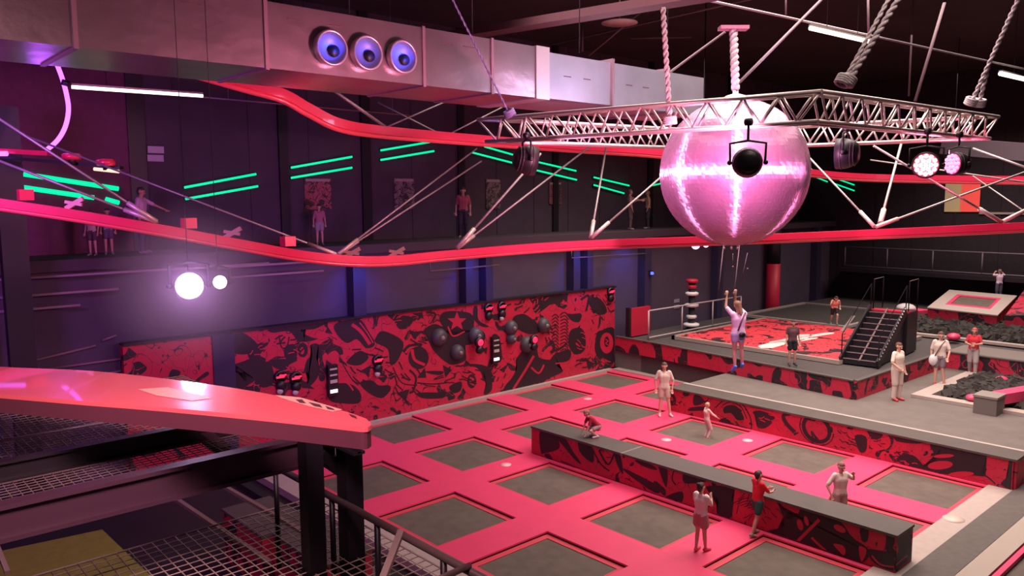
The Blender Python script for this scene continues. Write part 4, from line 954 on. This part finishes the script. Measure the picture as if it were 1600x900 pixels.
hz = MB().ball((0,0,0), .95, n=32, m=20).make('bloom_volume', bpy.data.materials.new('bloom'), None, gp+(CAM-gp).normalized()*.1)  # scattering ball added to imitate lens bloom round the lamp
tag(hz, 'violet haze imitated by an added volume round the big bright lamp at left', 'bloom', None, 'stuff')
hm = hz.data.materials[0]; hm.use_nodes = True; nt = hm.node_tree; nt.nodes.remove(nt.nodes['Principled BSDF'])
vs = nt.nodes.new('ShaderNodeVolumeScatter'); vs.inputs['Color'].default_value = (.9,.75,1,1); tc = nt.nodes.new('ShaderNodeTexCoord')
ln = nt.nodes.new('ShaderNodeVectorMath'); ln.operation = 'LENGTH'; mr = nt.nodes.new('ShaderNodeMapRange')
mr.inputs['From Min'].default_value = .15; mr.inputs['From Max'].default_value = .93; mr.inputs['To Min'].default_value = .42; mr.inputs['To Max'].default_value = 0
nt.links.new(tc.outputs['Object'], ln.inputs[0]); nt.links.new(ln.outputs['Value'], mr.inputs['Value']); nt.links.new(mr.outputs[0], vs.inputs['Density']); nt.links.new(vs.outputs[0], nt.nodes['Material Output'].inputs['Volume'])
p = pd(1087, 383, 26); par(p, CAM, 'small far lamp glowing pink under the red rail, left one', mat('pk', (1,.4,.5), .5, emit=(1,.25,.40), es=8), .15, p+Vector((0,0,.5)), .2)
p = pd(1103, 382, 26.6); par(p, CAM, 'small far lamp glowing pink under the red rail, right one', mat('pk', (1,.4,.5), .5), .11, p+Vector((0,0,.5)), .2)
q_ = pd(1096, 362, 26.2); tag(MB().tube([q_+Vector((-.7,0,.1)), q_+Vector((.7,0,.1))], .03).tube([q_+Vector((0,0,.1)), Vector((q_.x, q_.y, 13.2))], .02).make('lamp_bar', M_black), 'dark hanging bar carrying the two small pink lamps', 'bar')
# slim pipes hanging under the red rail
for (u0,v0,u1,v1,d) in [(672,424,780,414,'left'), (893,403,1010,396,'right')]:
    A1, A2 = py(u0, v0, .22), py(u1, v1, .22)
    tag(MB().tube([A1+Vector((0,0,.35)), A1, A2], .025, 8).make('hanging_pipe', M_strut), 'slim grey hanging pipe under the red rail, %s one' % d, 'pipe')

# ================================================================= NEAR-LEFT STRUCTURE
ZB = 5.6
far = [(-60,566),(0,573),(150,580),(300,597),(400,612),(480,628),(540,643),(572,654)]
near = [(581,663),(570,668),(531,664),(421,652),(250,636),(133,627),(0,616),(-60,612)]
outl = spline([pz(u, v, ZB) for u, v in far], 4)+spline([pz(u, v, ZB) for u, v in near], 4)
o = thing('red_platform', 'large glossy red board with rounded end in the left foreground', 'platform', pz(300, 620, ZB)-Vector((0,0,.14)))
L_ = [p-o.location for p in outl]
MB().prism([p-Vector((0,0,.03)) for p in L_], (0,0,.03)).make('red_top', M_board, o, tri=True)
ctr = sum(L_, Vector())/len(L_)
MB().prism([Vector((ctr.x+(p.x-ctr.x)*.995, ctr.y+(p.y-ctr.y)*.995, 0)) for p in L_], (0,0,.11)).make('dark_edge', M_boardside, o, tri=True)
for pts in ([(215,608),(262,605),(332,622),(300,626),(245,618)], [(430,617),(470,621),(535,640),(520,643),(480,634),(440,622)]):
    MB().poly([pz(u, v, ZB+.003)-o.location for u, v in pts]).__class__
    b = MB(); b.poly([pz(u, v, ZB+.003)-o.location for u, v in pts]); b.make('pale_mark', mat('decal_reflection', (.72,.42,.36), .4), o)  # pale shapes paint in light reflections together with the decals
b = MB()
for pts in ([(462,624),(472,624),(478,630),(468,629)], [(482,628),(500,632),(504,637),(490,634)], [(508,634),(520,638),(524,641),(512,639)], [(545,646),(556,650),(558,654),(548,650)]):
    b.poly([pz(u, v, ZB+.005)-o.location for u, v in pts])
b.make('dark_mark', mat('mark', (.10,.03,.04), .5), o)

FR = thing('steel_gantry', 'black steel gantry of beams and posts under the red platform', 'gantry', (-11.5, -15.3, 0))
def F(p): return Vector(p)-FR.location
def ibeam(a, c, w, h, name='beam', m=mat('beam_maroon', (.06, .025, .045), .45)):
    a, c = F(a), F(c); b = MB(); up = Vector((0,0,h/2))
    b.bar(a, c, w*.25, h); b.bar(a+up, c+up, w, h*.14); b.bar(a-up, c-up, w, h*.14); b.make(name, m, FR)
A1, A2 = pz(-30, 820, 4.9), pz(600, 672, 4.9)
ibeam((-15.2, -15.05, 4.9), (-11.25, -15.05, 4.9), .12, .22)
ibeam((-15.2, -14.30, 5.02), (-11.6, -14.30, 5.02), .10, .14, m=M_black)
ibeam((-11.42, -15.75, 5.1), (-11.42, -14.3, 5.1), .10, .16, m=M_black)
for (u, v, wd) in [(485, 705, .15), (545, 690, .16)]:
    p = pz(u, v, 4.95); MB().box(p.x-wd/2-FR.location.x, p.x+wd/2-FR.location.x, p.y-wd/2-FR.location.y, p.y+wd/2-FR.location.y, -.3, 5.1).make('post', M_black, FR)
MB().bar(F(pz(500, 712, 4.9)), F(pz(548, 745, 4.55)), .06, .10).make('knee_brace', M_black, FR)
MB().bar(F(pz(308, 672, 5.0)), F(pz(352, 705, 4.9)), .10, .08).make('cross_piece', mat('beam_maroon', (.05,.02,.04), .5), FR)
# gate netting
def net(name, label, o3, ex, ey, nx, ny, m, r, sag=.0, sub=1):
    o = thing(name, label, 'net', o3); ex, ey = Vector(ex), Vector(ey); b = MB()
    def G(s_, t_): return ex*s_+ey*t_-Vector((0,0,sag*math.sin(PI*s_)*math.sin(PI*t_)))
    for i in range(nx+1): b.tube([G(i/nx, j/8) for j in range(9)], r, 5)
    for j in range(ny+1): b.tube([G(i/8, j/ny) for i in range(9)], r, 5)
    b.make('netting', m, o); b = MB(); b.tube([G(0,0), G(1,0), G(1,1), G(0,1)], r*1.8, 6); b.make('border_rope', m, o); return o
net('rope_net', 'dark horizontal rope net beneath the red platform at left, further one', (-15.0, -14.25, 4.95), (3.7, 0, 0), (0, 2.6, 0), 62, 30, M_wire, .0045, .04)
net('rope_net', 'narrow dark net strip along the beam below the red platform', (-15.0, -14.95, 4.97), (3.2, 0, 0), (0, .5, 0), 50, 8, M_wiredark, .004)
A1 = pz(-40, 697, 4.98); A2 = pz(162, 661, 4.98)
tag(MB().tube([A1, A2], .012, 8).make('pale_tube', mat('paletube', (.75,.55,.60), .4)), 'thin pale tube lying over the far rope net', 'tube')
# lower walkway with net and handrail
HZ = 4.5
hx = -11.37
o = thing('handrail', 'dark steel handrail descending to the right in front of trampolines', 'railing', (hx, -14.15, HZ-1.0))
MB().tube([(0, 0, 1.0), (0, -4.2, 1.0)], .03, 10).make('top_rail', mat('rail_worn', (.13,.09,.085), .45, .3), o)
MB().tube([(0, 0, 1.0), (-3.2, 0, 1.0)], .03, 10).make('top_rail', mat('rail_dark', (.04,.025,.03), .45), o)
for y in (0, -1.05, -1.75, -2.6, -3.5): MB().tube([(0, y, 0), (0, y, 1.0)], .025, 8).make('post', M_black, o)
MB().tube([(0, 0, .1), (0, -4.2, .1)], .025, 8).make('bottom_rail', M_black, o)
p0 = Vector((hx, -14.15, HZ-1))
qa = px(627, 830, hx)-p0; qb = pd(598, 905, 5.6)-p0; MB().bar(qa, qb, .05, .035).make('diagonal_brace', mat('brace', (.26,.20,.18), .5), o)
qa = px(733, 884, hx)-p0; MB().tube([qa, pd(640, 925, 4.6)-p0], .022, 8).make('side_rail', mat('rail_worn', (.2,.15,.14), .45), o)
nz_ = 3.95
net('rope_net', 'pale square-mesh rope net in the lower left foreground, beside the handrail', (-15.2, -17.9, nz_), (4.4, 0, 0), (0, 4.1, 0), 44, 40, mat('net_pale', (.42,.34,.28), .7), .0055, .03)
for (a, c, k) in [((272,778),(420,878),0), ((350,760),(480,835),1)]:
    A1, A2 = pz(*a, 2.6), pz(*c, 2.6)
    tag(MB().bar(A1, A2, .06, .05).make('steel_strut', mat('strutd', (.22,.15,.14), .6)), 'worn metal bar seen through the pale net, %s of two' % ('left', 'right')[k], 'strut')
# things on the floor below
tag(MB().prism([pz(u, v, .05) for u, v in [(-60,880),(160,833),(235,905),(200,960),(-100,960)]], (0,0,.08)).make('lime_mat', M_lime), 'olive green mat on the floor at lower left corner', 'mat')
tag(MB().prism([pz(u, v, -.28) for u, v in [(425,738),(520,760),(640,850),(700,960),(520,960)]], (0,0,.10)).make('grey_mat', mat('gm', (.09,.075,.07), .8)), 'dark grey floor mat seen through the pale net', 'mat')
for (u, v, d, k) in [(418, 840, 'left', 0), (505, 885, 'right', 1)]:
    p = pz(u, v+25, 0); o = thing('graffiti_block', 'red and black padded block below the pale net, %s one' % d, 'padded block', (p.x, p.y, 0))
    MB().box(-.5, .5, -.9, .9, -.28, .75).make('padding', graffiti('blk%d' % k, 1.4, .55, line=.01, seed=80+k), o); MB().box(-.52, .52, -.92, .92, .75, .80).make('top_pad', M_deckdark, o)
tag(MB().bar(pz(-6, 850, 3.0), pz(12, 895, 3.0), .05, .04).make('pale_bar', M_pale), 'short pale bar at the lower left corner', 'bar')
p = py(25, 430, -1); struct(MB().box(p.x-.25, p.x+.25, -1.15, -.85, -.3, 9).make('column', M_black))
for (u0,v0,u1,v1,d) in [(72,577,245,553,18), (135,590,245,569,18), (30,569,150,540,17), (160,532,182,524,17.6)]:
    A1, A2 = py(u0,v0,LW-.04), py(u1,v1,LW-.04)
    tag(MB().tube([A1, A2], .03, 8).make('loose_rail', mat('lrail', (.24,.14,.18), .6)), 'pale thin rail above the red platform, %s' % {72:'long upper one', 135:'lower right one', 30:'sloping left one', 160:'short stub'}[u0], 'rail', 'pale rails at left')

# ================================================================= PEOPLE
def remesh(bm, name, mats, parent, vox):
    me = bpy.data.meshes.new(name); bmesh.ops.recalc_face_normals(bm.b, faces=bm.b.faces[:]); bm.b.to_mesh(me); bm.b.free()
    t = bpy.data.objects.new('tmp', me); COL.objects.link(t)
    r = t.modifiers.new('r', 'REMESH'); r.mode = 'VOXEL'; r.voxel_size = vox; r.use_smooth_shade = True
    sm = t.modifiers.new('s', 'SMOOTH'); sm.factor = .5; sm.iterations = 2
    dg = bpy.context.evaluated_depsgraph_get(); dg.update()
    me2 = bpy.data.meshes.new_from_object(t.evaluated_get(dg)); bpy.data.objects.remove(t); bpy.data.meshes.remove(me)
    me2.materials.clear(); me2.materials.append(mats); me2.name = name
    o = bpy.data.objects.new(name, me2); COL.objects.link(o); o.parent = parent; return o

BASE = dict(pel=(0,0,.95), waist=(0,0,1.10), chest=(0,0,1.30), neck=(0,-.01,1.46), head=(0,.02,1.62),
    hipL=(-.09,0,.92), hipR=(.09,0,.92), kneL=(-.10,.02,.50), kneR=(.10,.02,.50), ankL=(-.11,0,.09), ankR=(.11,0,.09), toeL=(-.13,.15,.03), toeR=(.13,.15,.03),
    shoL=(-.17,0,1.42), shoR=(.17,0,1.42), elbL=(-.24,-.02,1.14), elbR=(.24,-.02,1.14), wriL=(-.25,.06,.90), wriR=(.25,.06,.90), hanL=(-.25,.10,.80), hanR=(.25,.10,.80))
def person(label, loc, face, H, pose={}, top=(.7,.7,.7), bottom=(.5,.5,.5), shoes=(.2,.2,.2), hair=(.08,.04,.03), legs='shorts', sleeve=.5, skin=None, hairlong=0, cat='person', fat=1., vox=.0105, extra=None, lift=True):
    J = {k: Vector(v) for k, v in BASE.items()}
    for k, v in pose.items(): J[k] = Vector(v)
    s = H/1.75; skin = skin or M_skin
    o = thing('person', label, cat, loc, math.radians(face))
    for k in J: J[k] = J[k]*s
    hs = s if H > 1.5 else s*(1+.16*(1.5-H)/.5)      # children have larger heads
    b = MB(); fw = fat*s
    ax = (J['shoR']-J['shoL']).normalized(); hx_ = (J['hipR']-J['hipL']).normalized()
    def torso(b, e):
        for sg in (-1, 1):
            P_, W_, C_ = J['pel']+hx_*sg*.065*s, J['waist']+(ax+hx_).normalized()*sg*.055*s, J['chest']+ax*sg*.075*s
            b.cap(P_, W_, (.105+e)*fw, (.090+e)*fw); b.cap(W_, C_, (.090+e)*fw, (.105+e)*fw); b.cap(C_, J['shoL' if sg < 0 else 'shoR']*.85+J['neck']*.15, (.10+e)*fw, (.058+e)*s)
        b.cap(J['pel'], J['waist'], (.11+e)*fw, (.10+e)*fw); b.cap(J['waist'], J['chest'], (.10+e)*fw, (.11+e)*fw); b.cap(J['chest'], J['neck']-Vector((0,0,.03*s)), (.10+e)*fw, (.055+e)*s)
    torso(b, 0)
    b.cap(J['neck']-Vector((0,0,.03*s)), J['head']-Vector((0,0,.03*hs)), .055*s, .05*s)
    hd = J['head']; up = (J['head']-J['neck']).normalized(); fwd = Vector((0,1,0))
    if 'look' in pose: fwd = Vector(pose['look'])
    fwd = (fwd-up*fwd.dot(up)).normalized(); sd = fwd.cross(up)
    R3 = Matrix((sd, fwd, up)).transposed()
    def HP(x, y, z): return hd+R3 @ Vector((x*hs, y*hs, z*hs))
    b.cap(HP(0,-.015,.035), HP(0,.012,.02), .088*hs, .082*hs); b.cap(HP(0,.02,-.02), HP(0,.035,-.065), .068*hs, .045*hs)       # skull and jaw
    b.cap(HP(0,.092,.0), HP(0,.108,-.022), .010*hs, .014*hs, 8)                                                       # nose
    for sg in (-1, 1): b.cap(HP(sg*.083,-.01,-.015), HP(sg*.088,-.015,.02), .012*hs, .016*hs, 8)                        # ears
    for S_, sg in (('L', -1), ('R', 1)):
        b.cap(J['sho'+S_], J['elb'+S_], .048*s, .038*s); b.cap(J['elb'+S_], J['wri'+S_], .038*s, .025*s)
        w_, h_ = J['wri'+S_], J['han'+S_]; d_ = (h_-w_).normalized(); side = d_.cross(Vector((0,1,0)))
        if side.length < .2: side = d_.cross(Vector((1,0,0)))
        side.normalize(); nrm = side.cross(d_)
        for k in (-1, 0, 1): b.cap(w_, w_+d_*.085*s+side*k*.022*s, .022*s, .016*s, 8)
        for k, ln in ((-1.5, .060), (-.5, .075), (.5, .070), (1.5, .055)):
            a0 = w_+d_*.085*s+side*k*.020*s; a1 = a0+d_*ln*.55*s+side*k*.004*s; a2 = a1+(d_*.8+nrm*.55)*ln*.5*s
            b.cap(a0, a1, .0105*s, .0098*s, 7); b.cap(a1, a2, .0098*s, .009*s, 7)
        a0 = w_+d_*.03*s+side*.025*s; a1 = a0+(side*.8+d_*.6)*.045*s; b.cap(a0, a1, .013*s, .012*s, 7); b.cap(a1, a1+d_*.03*s, .012*s, .010*s, 7)
        b.cap(J['hip'+S_], J['kne'+S_], .085*fw, .054*s); b.cap(J['kne'+S_], J['kne'+S_].lerp(J['ank'+S_], .35), .052*s, .053*s); b.cap(J['kne'+S_].lerp(J['ank'+S_], .35), J['ank'+S_], .053*s, .034*s)
        b.cap(J['ank'+S_]-Vector((0,0,.02*s)), J['toe'+S_], .035*s, .026*s)
    remesh(b, 'body', skin, o, vox)
    # shirt
    b = MB(); torso(b, .014)
    for S_ in 'LR':
        e_ = J['sho'+S_].lerp(J['elb'+S_], min(1, sleeve*1.6)); b.cap(J['sho'+S_], e_, .062*s, .056*s)
        if sleeve > .7: b.cap(J['elb'+S_], J['elb'+S_].lerp(J['wri'+S_], .85), .050*s, .040*s)
    remesh(b, 'shirt', mat('cloth_%.2f_%.2f_%.2f' % top, top, .85), o, vox)
    b = MB(); fr = {'shorts': .62, 'short': .35, 'trousers': 1.0, 'skirt': .5}[legs]; e = .022
    b.cap(J['pel']+hx_*.05*s, J['pel']-hx_*.05*s, .124*fw, .124*fw)
    for S_ in 'LR':
        k_ = J['hip'+S_].lerp(J['kne'+S_], fr)
        b.cap(J['hip'+S_], k_, (.088+e)*fw, (.072+e*(2.2 if legs == 'skirt' else 1))*s)
        if legs == 'skirt': b.cap(J['hip'+S_], (J['hip'+S_]+J['kne'+S_])/2*.7+(J['hipL']+J['kneR'])/2*.3, .11*s, .11*s)
        if legs == 'trousers': b.cap(J['kne'+S_], J['ank'+S_], .076*s, .062*s)
    remesh(b, {'trousers': 'trousers', 'skirt': 'skirt'}.get(legs, 'shorts'), mat('cloth_%.2f_%.2f_%.2f' % bottom, bottom, .85), o, vox)
    for S_ in 'LR':
        b = MB(); an, to = J['ank'+S_], J['toe'+S_]; b.cap(an+(an-to).normalized()*.04*s-Vector((0,0,.045*s)), to, .044*s, .038*s); b.cap(an, an-Vector((0,0,.04*s)), .046*s, .046*s)
        remesh(b, 'shoe', mat('cloth_%.2f_%.2f_%.2f' % shoes, shoes, .6), o, vox)
    b = MB(); b.cap(HP(0,-.028,.045), HP(0,.0,.060), .093*hs, .080*hs); b.cap(HP(0,-.05,.0), HP(0,-.05,-.05), .075*hs, .05*hs)
    if hairlong == 1: b.cap(HP(0,-.07,-.02), HP(0,-.10,-.22), .055*hs, .025*hs); b.cap(HP(.04,-.05,-.02), HP(.05,-.07,-.18), .04*hs, .025*hs); b.cap(HP(-.04,-.05,-.02), HP(-.05,-.07,-.18), .04*hs, .025*hs)
    if hairlong == 2: b.ball(HP(0,-.09,.10), .05*hs)
    remesh(b, 'hair', mat('hair_%.2f_%.2f_%.2f' % hair, hair, .7), o, vox)
    b = MB()
    for sg in (-1, 1): b.ball(HP(sg*.033,.086,.012), .011*hs, n=8, m=6)
    b.make('eyes', mat('eyes', (.02,.015,.015), .3), o)
    MB().cap(HP(-.022,.086,-.052), HP(.022,.086,-.052), .006*hs, .006*hs, 6).make('mouth', mat('lips', (.35,.10,.09), .5), o)
    if extra: extra(o, J, s)
    return o
AWAY, TOCAM, RIGHT, LEFT = -42, 138, -132, 48

# 1 the rider
hp = pd(1152, 579, 16.6)
def harness(o, J, s):
    b = MB(); b.tube([J['shoR']+Vector((-.02,-.06,.05))*s, J['chest']+Vector((.0,-.14,-.05))*s, J['pel']+Vector((-.08,-.14,.08))*s], .016, 6); b.tube([J['shoR']+Vector((-.05,.08,.05))*s, J['pel']+Vector((-.05,.14,.1))*s], .016, 6)
    b.make('harness_strap', mat('strap', (.14,.02,.06), .6), o)
    MB().ball(J['pel']+Vector((.03,-.15,-.03))*s, .09*s, .05*s, .075*s).make('black_pouch', M_black, o)
rider = person('child hanging from the red rail by ropes, white shirt, pale shorts, blue shoes, arms raised', hp, AWAY+12, 1.46,
    dict(ankL=(-.10,-.06,.13), ankR=(.14,.02,.16), toeL=(-.13,.02,.0), toeR=(.17,.10,.05), kneL=(-.08,.03,.52), kneR=(.12,.05,.54),
         elbL=(-.30,.10,1.60), wriL=(-.24,.18,1.84), hanL=(-.23,.19,1.94), elbR=(.02,.24,1.64), wriR=(.0,.20,1.86), hanR=(.0,.19,1.95), head=(-.02,.03,1.62)),
    top=(.85,.72,.86), bottom=(.50,.55,.78), shoes=(.12,.28,.85), hair=(.30,.16,.09), legs='short', hairlong=1, extra=harness)
rb = hp+Vector((0,0,1.25))
ra = [pd(1131, 377, 16.98), pd(1156, 377, 16.98)]
hands = [pd(1122, 462, 16.6), pd(1146, 468, 16.6)]
for k, (a, c) in enumerate(zip(ra, hands)):
    tag(MB().tube([a, c], .011, 6).tube([a+Vector((.05,.03,0)), c+Vector((.04,.03,0))], .008, 6).make('ride_rope', mat('thin_rope', (.22,.12,.16), .7)), 'thin dark rope from the rail down to the hanging child, %s' % ('left', 'right')[k], 'rope', 'rider ropes')
o = thing('ride_trolley', 'steel trolley with hooks under the red rail, just below the mirror ball', 'trolley', pd(1143, 378, 16.98))
MB().obox((0,0,.0), _r*.22, Vector((_f.x,_f.y,0))*.05, (0,0,.03)).make('trolley_bar', M_steel, o)
for k in (-.16, 0, .13): MB().tube([_r*k, _r*k-Vector((0,0,.10))], .02, 8).ball(_r*k-Vector((0,0,.13)), .03, n=8, m=6).make('hook', mat('hook', (.6,.5,.55), .4, .7), o)
b = MB(); b.tube([pd(1168, 395, 16.7), pd(1158, 440, 16.7)], .006, 6); b.ball(pd(1168, 420, 16.7), .02, n=6, m=5); b.ball(pd(1145, 417, 16.7), .02, n=6, m=5)
b.tube([pd(1145, 396, 16.7), pd(1145, 417, 16.7)], .005, 5); tag(b.make('tether_cord', mat('thin_rope', (.2,.1,.1), .7)), 'short loose tether cords dangling above the hanging child', 'cord')

G0 = lambda u, v, z=0: pz(u, v, z)
person('man in pale shirt and shorts standing on a pink pad, beside the ledge corner', G0(1037, 650), TOCAM-8, 1.76,
    dict(kneL=(-.14,.02,.5), ankL=(-.20,.0,.09), toeL=(-.26,.13,.03), ankR=(.13,0,.09), elbL=(-.28,0,1.15), elbR=(.28,0,1.15)), top=(.62,.50,.44), bottom=(.55,.45,.38), shoes=(.6,.45,.42), hair=(.10,.05,.04), legs='shorts', sleeve=.5)
person('toddler in pale clothes and red socks standing on a trampoline bed, arm out', G0(1104, 685, -.12), RIGHT+15, 1.08,
    dict(kneL=(-.08,.14,.46), ankL=(-.10,-.02,.09), kneR=(.10,.16,.46), ankR=(.10,.0,.09), elbL=(-.2,.22,1.22), wriL=(-.16,.46,1.10), hanL=(-.15,.55,1.06), elbR=(.2,.2,1.2), wriR=(.2,.42,1.05), hanR=(.2,.5,1.0), chest=(0,-.03,1.3)),
    top=(.68,.50,.44), bottom=(.62,.44,.40), shoes=(.70,.02,.06), hair=(.45,.30,.2), legs='trousers', sleeve=.8)
person('girl in white top and short skirt standing on a pink pad, looking up', G0(1094, 862), AWAY-50, 1.42,
    dict(head=(0,-.01,1.62), look=(0.2,1,.7), elbL=(-.26,.10,1.22), wriL=(-.16,.20,1.42), hanL=(-.12,.2,1.5), elbR=(.20,.14,1.20), wriR=(.10,.28,1.3), hanR=(.06,.3,1.38), ankL=(-.08,-.06,.09), ankR=(.08,.10,.09), toeR=(.1,.25,.03)),
    top=(.82,.70,.66), bottom=(.45,.20,.20), shoes=(.60,.06,.10), hair=(.06,.03,.03), legs='skirt', hairlong=2, skin=M_skin)
person('boy in red shirt and green shorts leaning back against the low divider', G0(1182, 836), RIGHT+20, 1.40,
    dict(pel=(0,.02,.92), chest=(0,.04,1.28), neck=(0,.02,1.44), head=(0,.02,1.60), look=(0,1,.6), elbL=(-.24,.16,1.22), wriL=(-.10,.38,1.18), hanL=(-.04,.46,1.20), elbR=(.22,.18,1.2), wriR=(.10,.38,1.15), hanR=(.05,.46,1.16), kneL=(-.10,.10,.50), kneR=(.10,-.08,.50), ankR=(.10,-.22,.10), toeR=(.1,-.1,.03)),
    top=(.72,.015,.04), bottom=(.03,.11,.09), shoes=(.30,.28,.22), hair=(.05,.03,.03), legs='shorts')
person('child in dark red top crouching on hands on top of the low divider', Vector((.62, -7.35, .765)), LEFT+15, 1.25,
    dict(pel=(0,-.18,.42), waist=(0,-.06,.52), chest=(0,.08,.66), neck=(0,.18,.78), head=(0,.26,.90), hipL=(-.09,-.18,.40), hipR=(.09,-.18,.40), kneL=(-.16,.16,.28), kneR=(.16,.16,.28), ankL=(-.14,-.10,.08), ankR=(.14,-.10,.08), toeL=(-.16,.06,.03), toeR=(.16,.06,.03),
         shoL=(-.16,.14,.74), shoR=(.16,.14,.74), elbL=(-.20,.24,.48), elbR=(.20,.24,.48), wriL=(-.18,.34,.22), wriR=(.18,.34,.22), hanL=(-.18,.38,.13), hanR=(.18,.38,.13)),
    top=(.30,.01,.03), bottom=(.35,.20,.20), shoes=(.7,.5,.48), hair=(.30,.13,.10), legs='shorts', sleeve=.5)
person('young person in pale T-shirt standing behind the low divider, seen from waist up', Vector((1.55, -13.55, -.10)), TOCAM+10, 1.50,
    dict(elbL=(-.34,.02,1.30), wriL=(-.28,.12,1.42), hanL=(-.24,.14,1.48), elbR=(.34,-.02,1.16), wriR=(.30,.08,.98), hanR=(.28,.10,.9)), top=(.72,.60,.48), bottom=(.4,.32,.28), hair=(.20,.11,.07), legs='shorts')
person('man in white shirt and long white trousers on the grey walkway', G0(1400, 625, DZ), TOCAM+25, 1.80,
    dict(elbR=(.28,.04,1.16), wriR=(.18,.18,1.02), hanR=(.12,.22,.98)), top=(.72,.60,.50), bottom=(.62,.50,.42), shoes=(.55,.05,.06), hair=(.12,.04,.03), legs='trousers', fat=1.12)
def bag(o, J, s):
    MB().ball(J['pel']+Vector((.20,.12,-.10))*s, .13*s, .08*s, .18*s).make('white_bag', M_white, o)
    MB().tube([J['shoL']+Vector((.05,.06,.06)), J['chest']+Vector((.02,.15,0)), J['pel']+Vector((.18,.16,.02))], .02, 6).make('bag_strap', mat('strap2', (.2,.12,.12), .6), o)
person('man in pale T-shirt and grey shorts with white bag on hip, on walkway', G0(1466, 603, DZ), TOCAM-20, 1.82,
    dict(ankL=(-.16,0,.09), elbL=(-.26,.06,1.16), wriL=(-.2,.2,.96), hanL=(-.18,.24,.88)), top=(.70,.58,.50), bottom=(.26,.20,.22), shoes=(.5,.05,.07), hair=(.10,.05,.04), legs='shorts', extra=bag, fat=1.08)
person('woman in red cropped top and grey trousers walking beside the small foam pit', G0(1519, 585, DZ), TOCAM-35, 1.66,
    dict(kneL=(-.10,.12,.50), ankL=(-.10,.10,.09), toeL=(-.1,.25,.03), ankR=(.1,-.16,.10), toeR=(.1,0,.04), elbL=(-.26,.06,1.18), wriL=(-.08,.20,1.16), hanL=(.0,.22,1.18), elbR=(.26,.06,1.18), wriR=(.1,.2,1.14), hanR=(.04,.22,1.12)),
    top=(.62,.03,.05), bottom=(.36,.30,.29), shoes=(.62,.56,.50), hair=(.55,.10,.08), legs='trousers', sleeve=.4)
person('child in white top standing on the far edge of the sloping trampoline', Vector((27.9, -8.6, 2.05)), AWAY, 1.45,
    dict(elbL=(-.34,.06,1.42), wriL=(-.22,.14,1.56), hanL=(-.14,.14,1.62), elbR=(.34,.06,1.42), wriR=(.22,.14,1.56), hanR=(.14,.14,1.62)), top=(.68,.52,.66), bottom=(.10,.08,.12), hair=(.2,.12,.1), legs='trousers')
tag(MB().box(27.45, 29.0, -11, -6.6, PZ, 2.05).make('step_block', M_black), 'black step block behind the sloping trampoline', 'block')
person('child in peach shirt and black shorts running on the dark pit cover', G0(1303, 509, PZ+.05), LEFT+80, 1.42,
    dict(chest=(0,.12,1.26), neck=(0,.2,1.38), head=(0,.28,1.50), shoL=(-.17,.16,1.36), shoR=(.17,.16,1.36), elbL=(-.26,-.02,1.16), wriL=(-.24,.16,1.0), hanL=(-.24,.22,.95), elbR=(.26,.3,1.16), wriR=(.2,.45,1.3), hanR=(.2,.5,1.36), kneL=(-.1,.28,.6), ankL=(-.1,.2,.2), kneR=(.1,-.08,.5), ankR=(.1,-.34,.16), toeR=(.1,-.24,.05), toeL=(-.1,.34,.12)),
    top=(.80,.36,.28), bottom=(.02,.015,.02), hair=(.04,.02,.02), legs='shorts')
person('slim person in dark clothes standing in front of the red graffiti mat', G0(1237, 571, PZ), TOCAM, 1.55, dict(elbL=(-.22,.0,1.2), elbR=(.22,0,1.2)),
    top=(.09,.035,.045), bottom=(.012,.01,.012), shoes=(.02,.02,.02), hair=(.03,.015,.02), legs='shorts', skin=M_skin2)
# people on the mezzanine
mz = lambda u, y: (lambda p: Vector((p.x, y, MZ)))(py(u, 350, y))
person('man in pale T-shirt with arm stretched out, on the dark mezzanine at left', mz(222, 1.35), RIGHT, 1.75, dict(elbL=(-.34,.20,1.28), wriL=(-.40,.44,1.16), hanL=(-.42,.52,1.12)), top=(.50,.30,.42), bottom=(.09,.05,.09), shoes=(.3,.22,.28), hair=(.05,.03,.04), skin=M_skin2, legs='trousers')
person('child in beige shirt on the mezzanine at far left, behind the red rail', mz(143, 1.35), TOCAM, 1.15, {}, top=(.42,.26,.24), bottom=(.08,.04,.05), hair=(.05,.03,.03), skin=M_skin2)
person('child in violet-grey shirt on mezzanine, between the beige child and the man', mz(168, 1.6), TOCAM+30, 1.20, {}, top=(.32,.22,.36), bottom=(.10,.06,.10), hair=(.04,.02,.03), skin=M_skin2)
person('child in reddish top on the mezzanine below the leftmost poster', mz(499, 1.3), TOCAM+20, 1.25, {}, top=(.30,.10,.14), bottom=(.25,.18,.22), hair=(.03,.02,.02), skin=M_skin2)
person('person in red top on the mezzanine, left of the pair of falling strips', mz(724, 1.5), TOCAM, 2.0 if False else 1.8, dict(), top=(.30,.06,.08), bottom=(.03,.02,.03), hair=(.05,.03,.03), skin=M_skin2, legs='trousers')
person('person in brown top with arms out on mezzanine, left of the mirror ball', mz(984, 1.4), RIGHT, 1.75, dict(elbL=(-.2,.3,1.3), wriL=(-.16,.52,1.28), hanL=(-.16,.6,1.28)), top=(.26,.13,.12), bottom=(.12,.07,.07), hair=(.12,.06,.05), skin=M_skin2, legs='trousers')
person('person in tan top on mezzanine, touching the left edge of mirror ball', mz(1012, 1.6), LEFT, 1.70, dict(elbR=(.2,.3,1.3), wriR=(.16,.52,1.28), hanR=(.16,.6,1.28)), top=(.36,.18,.13), bottom=(.03,.02,.03), hair=(.16,.08,.06), skin=M_skin2, legs='trousers')
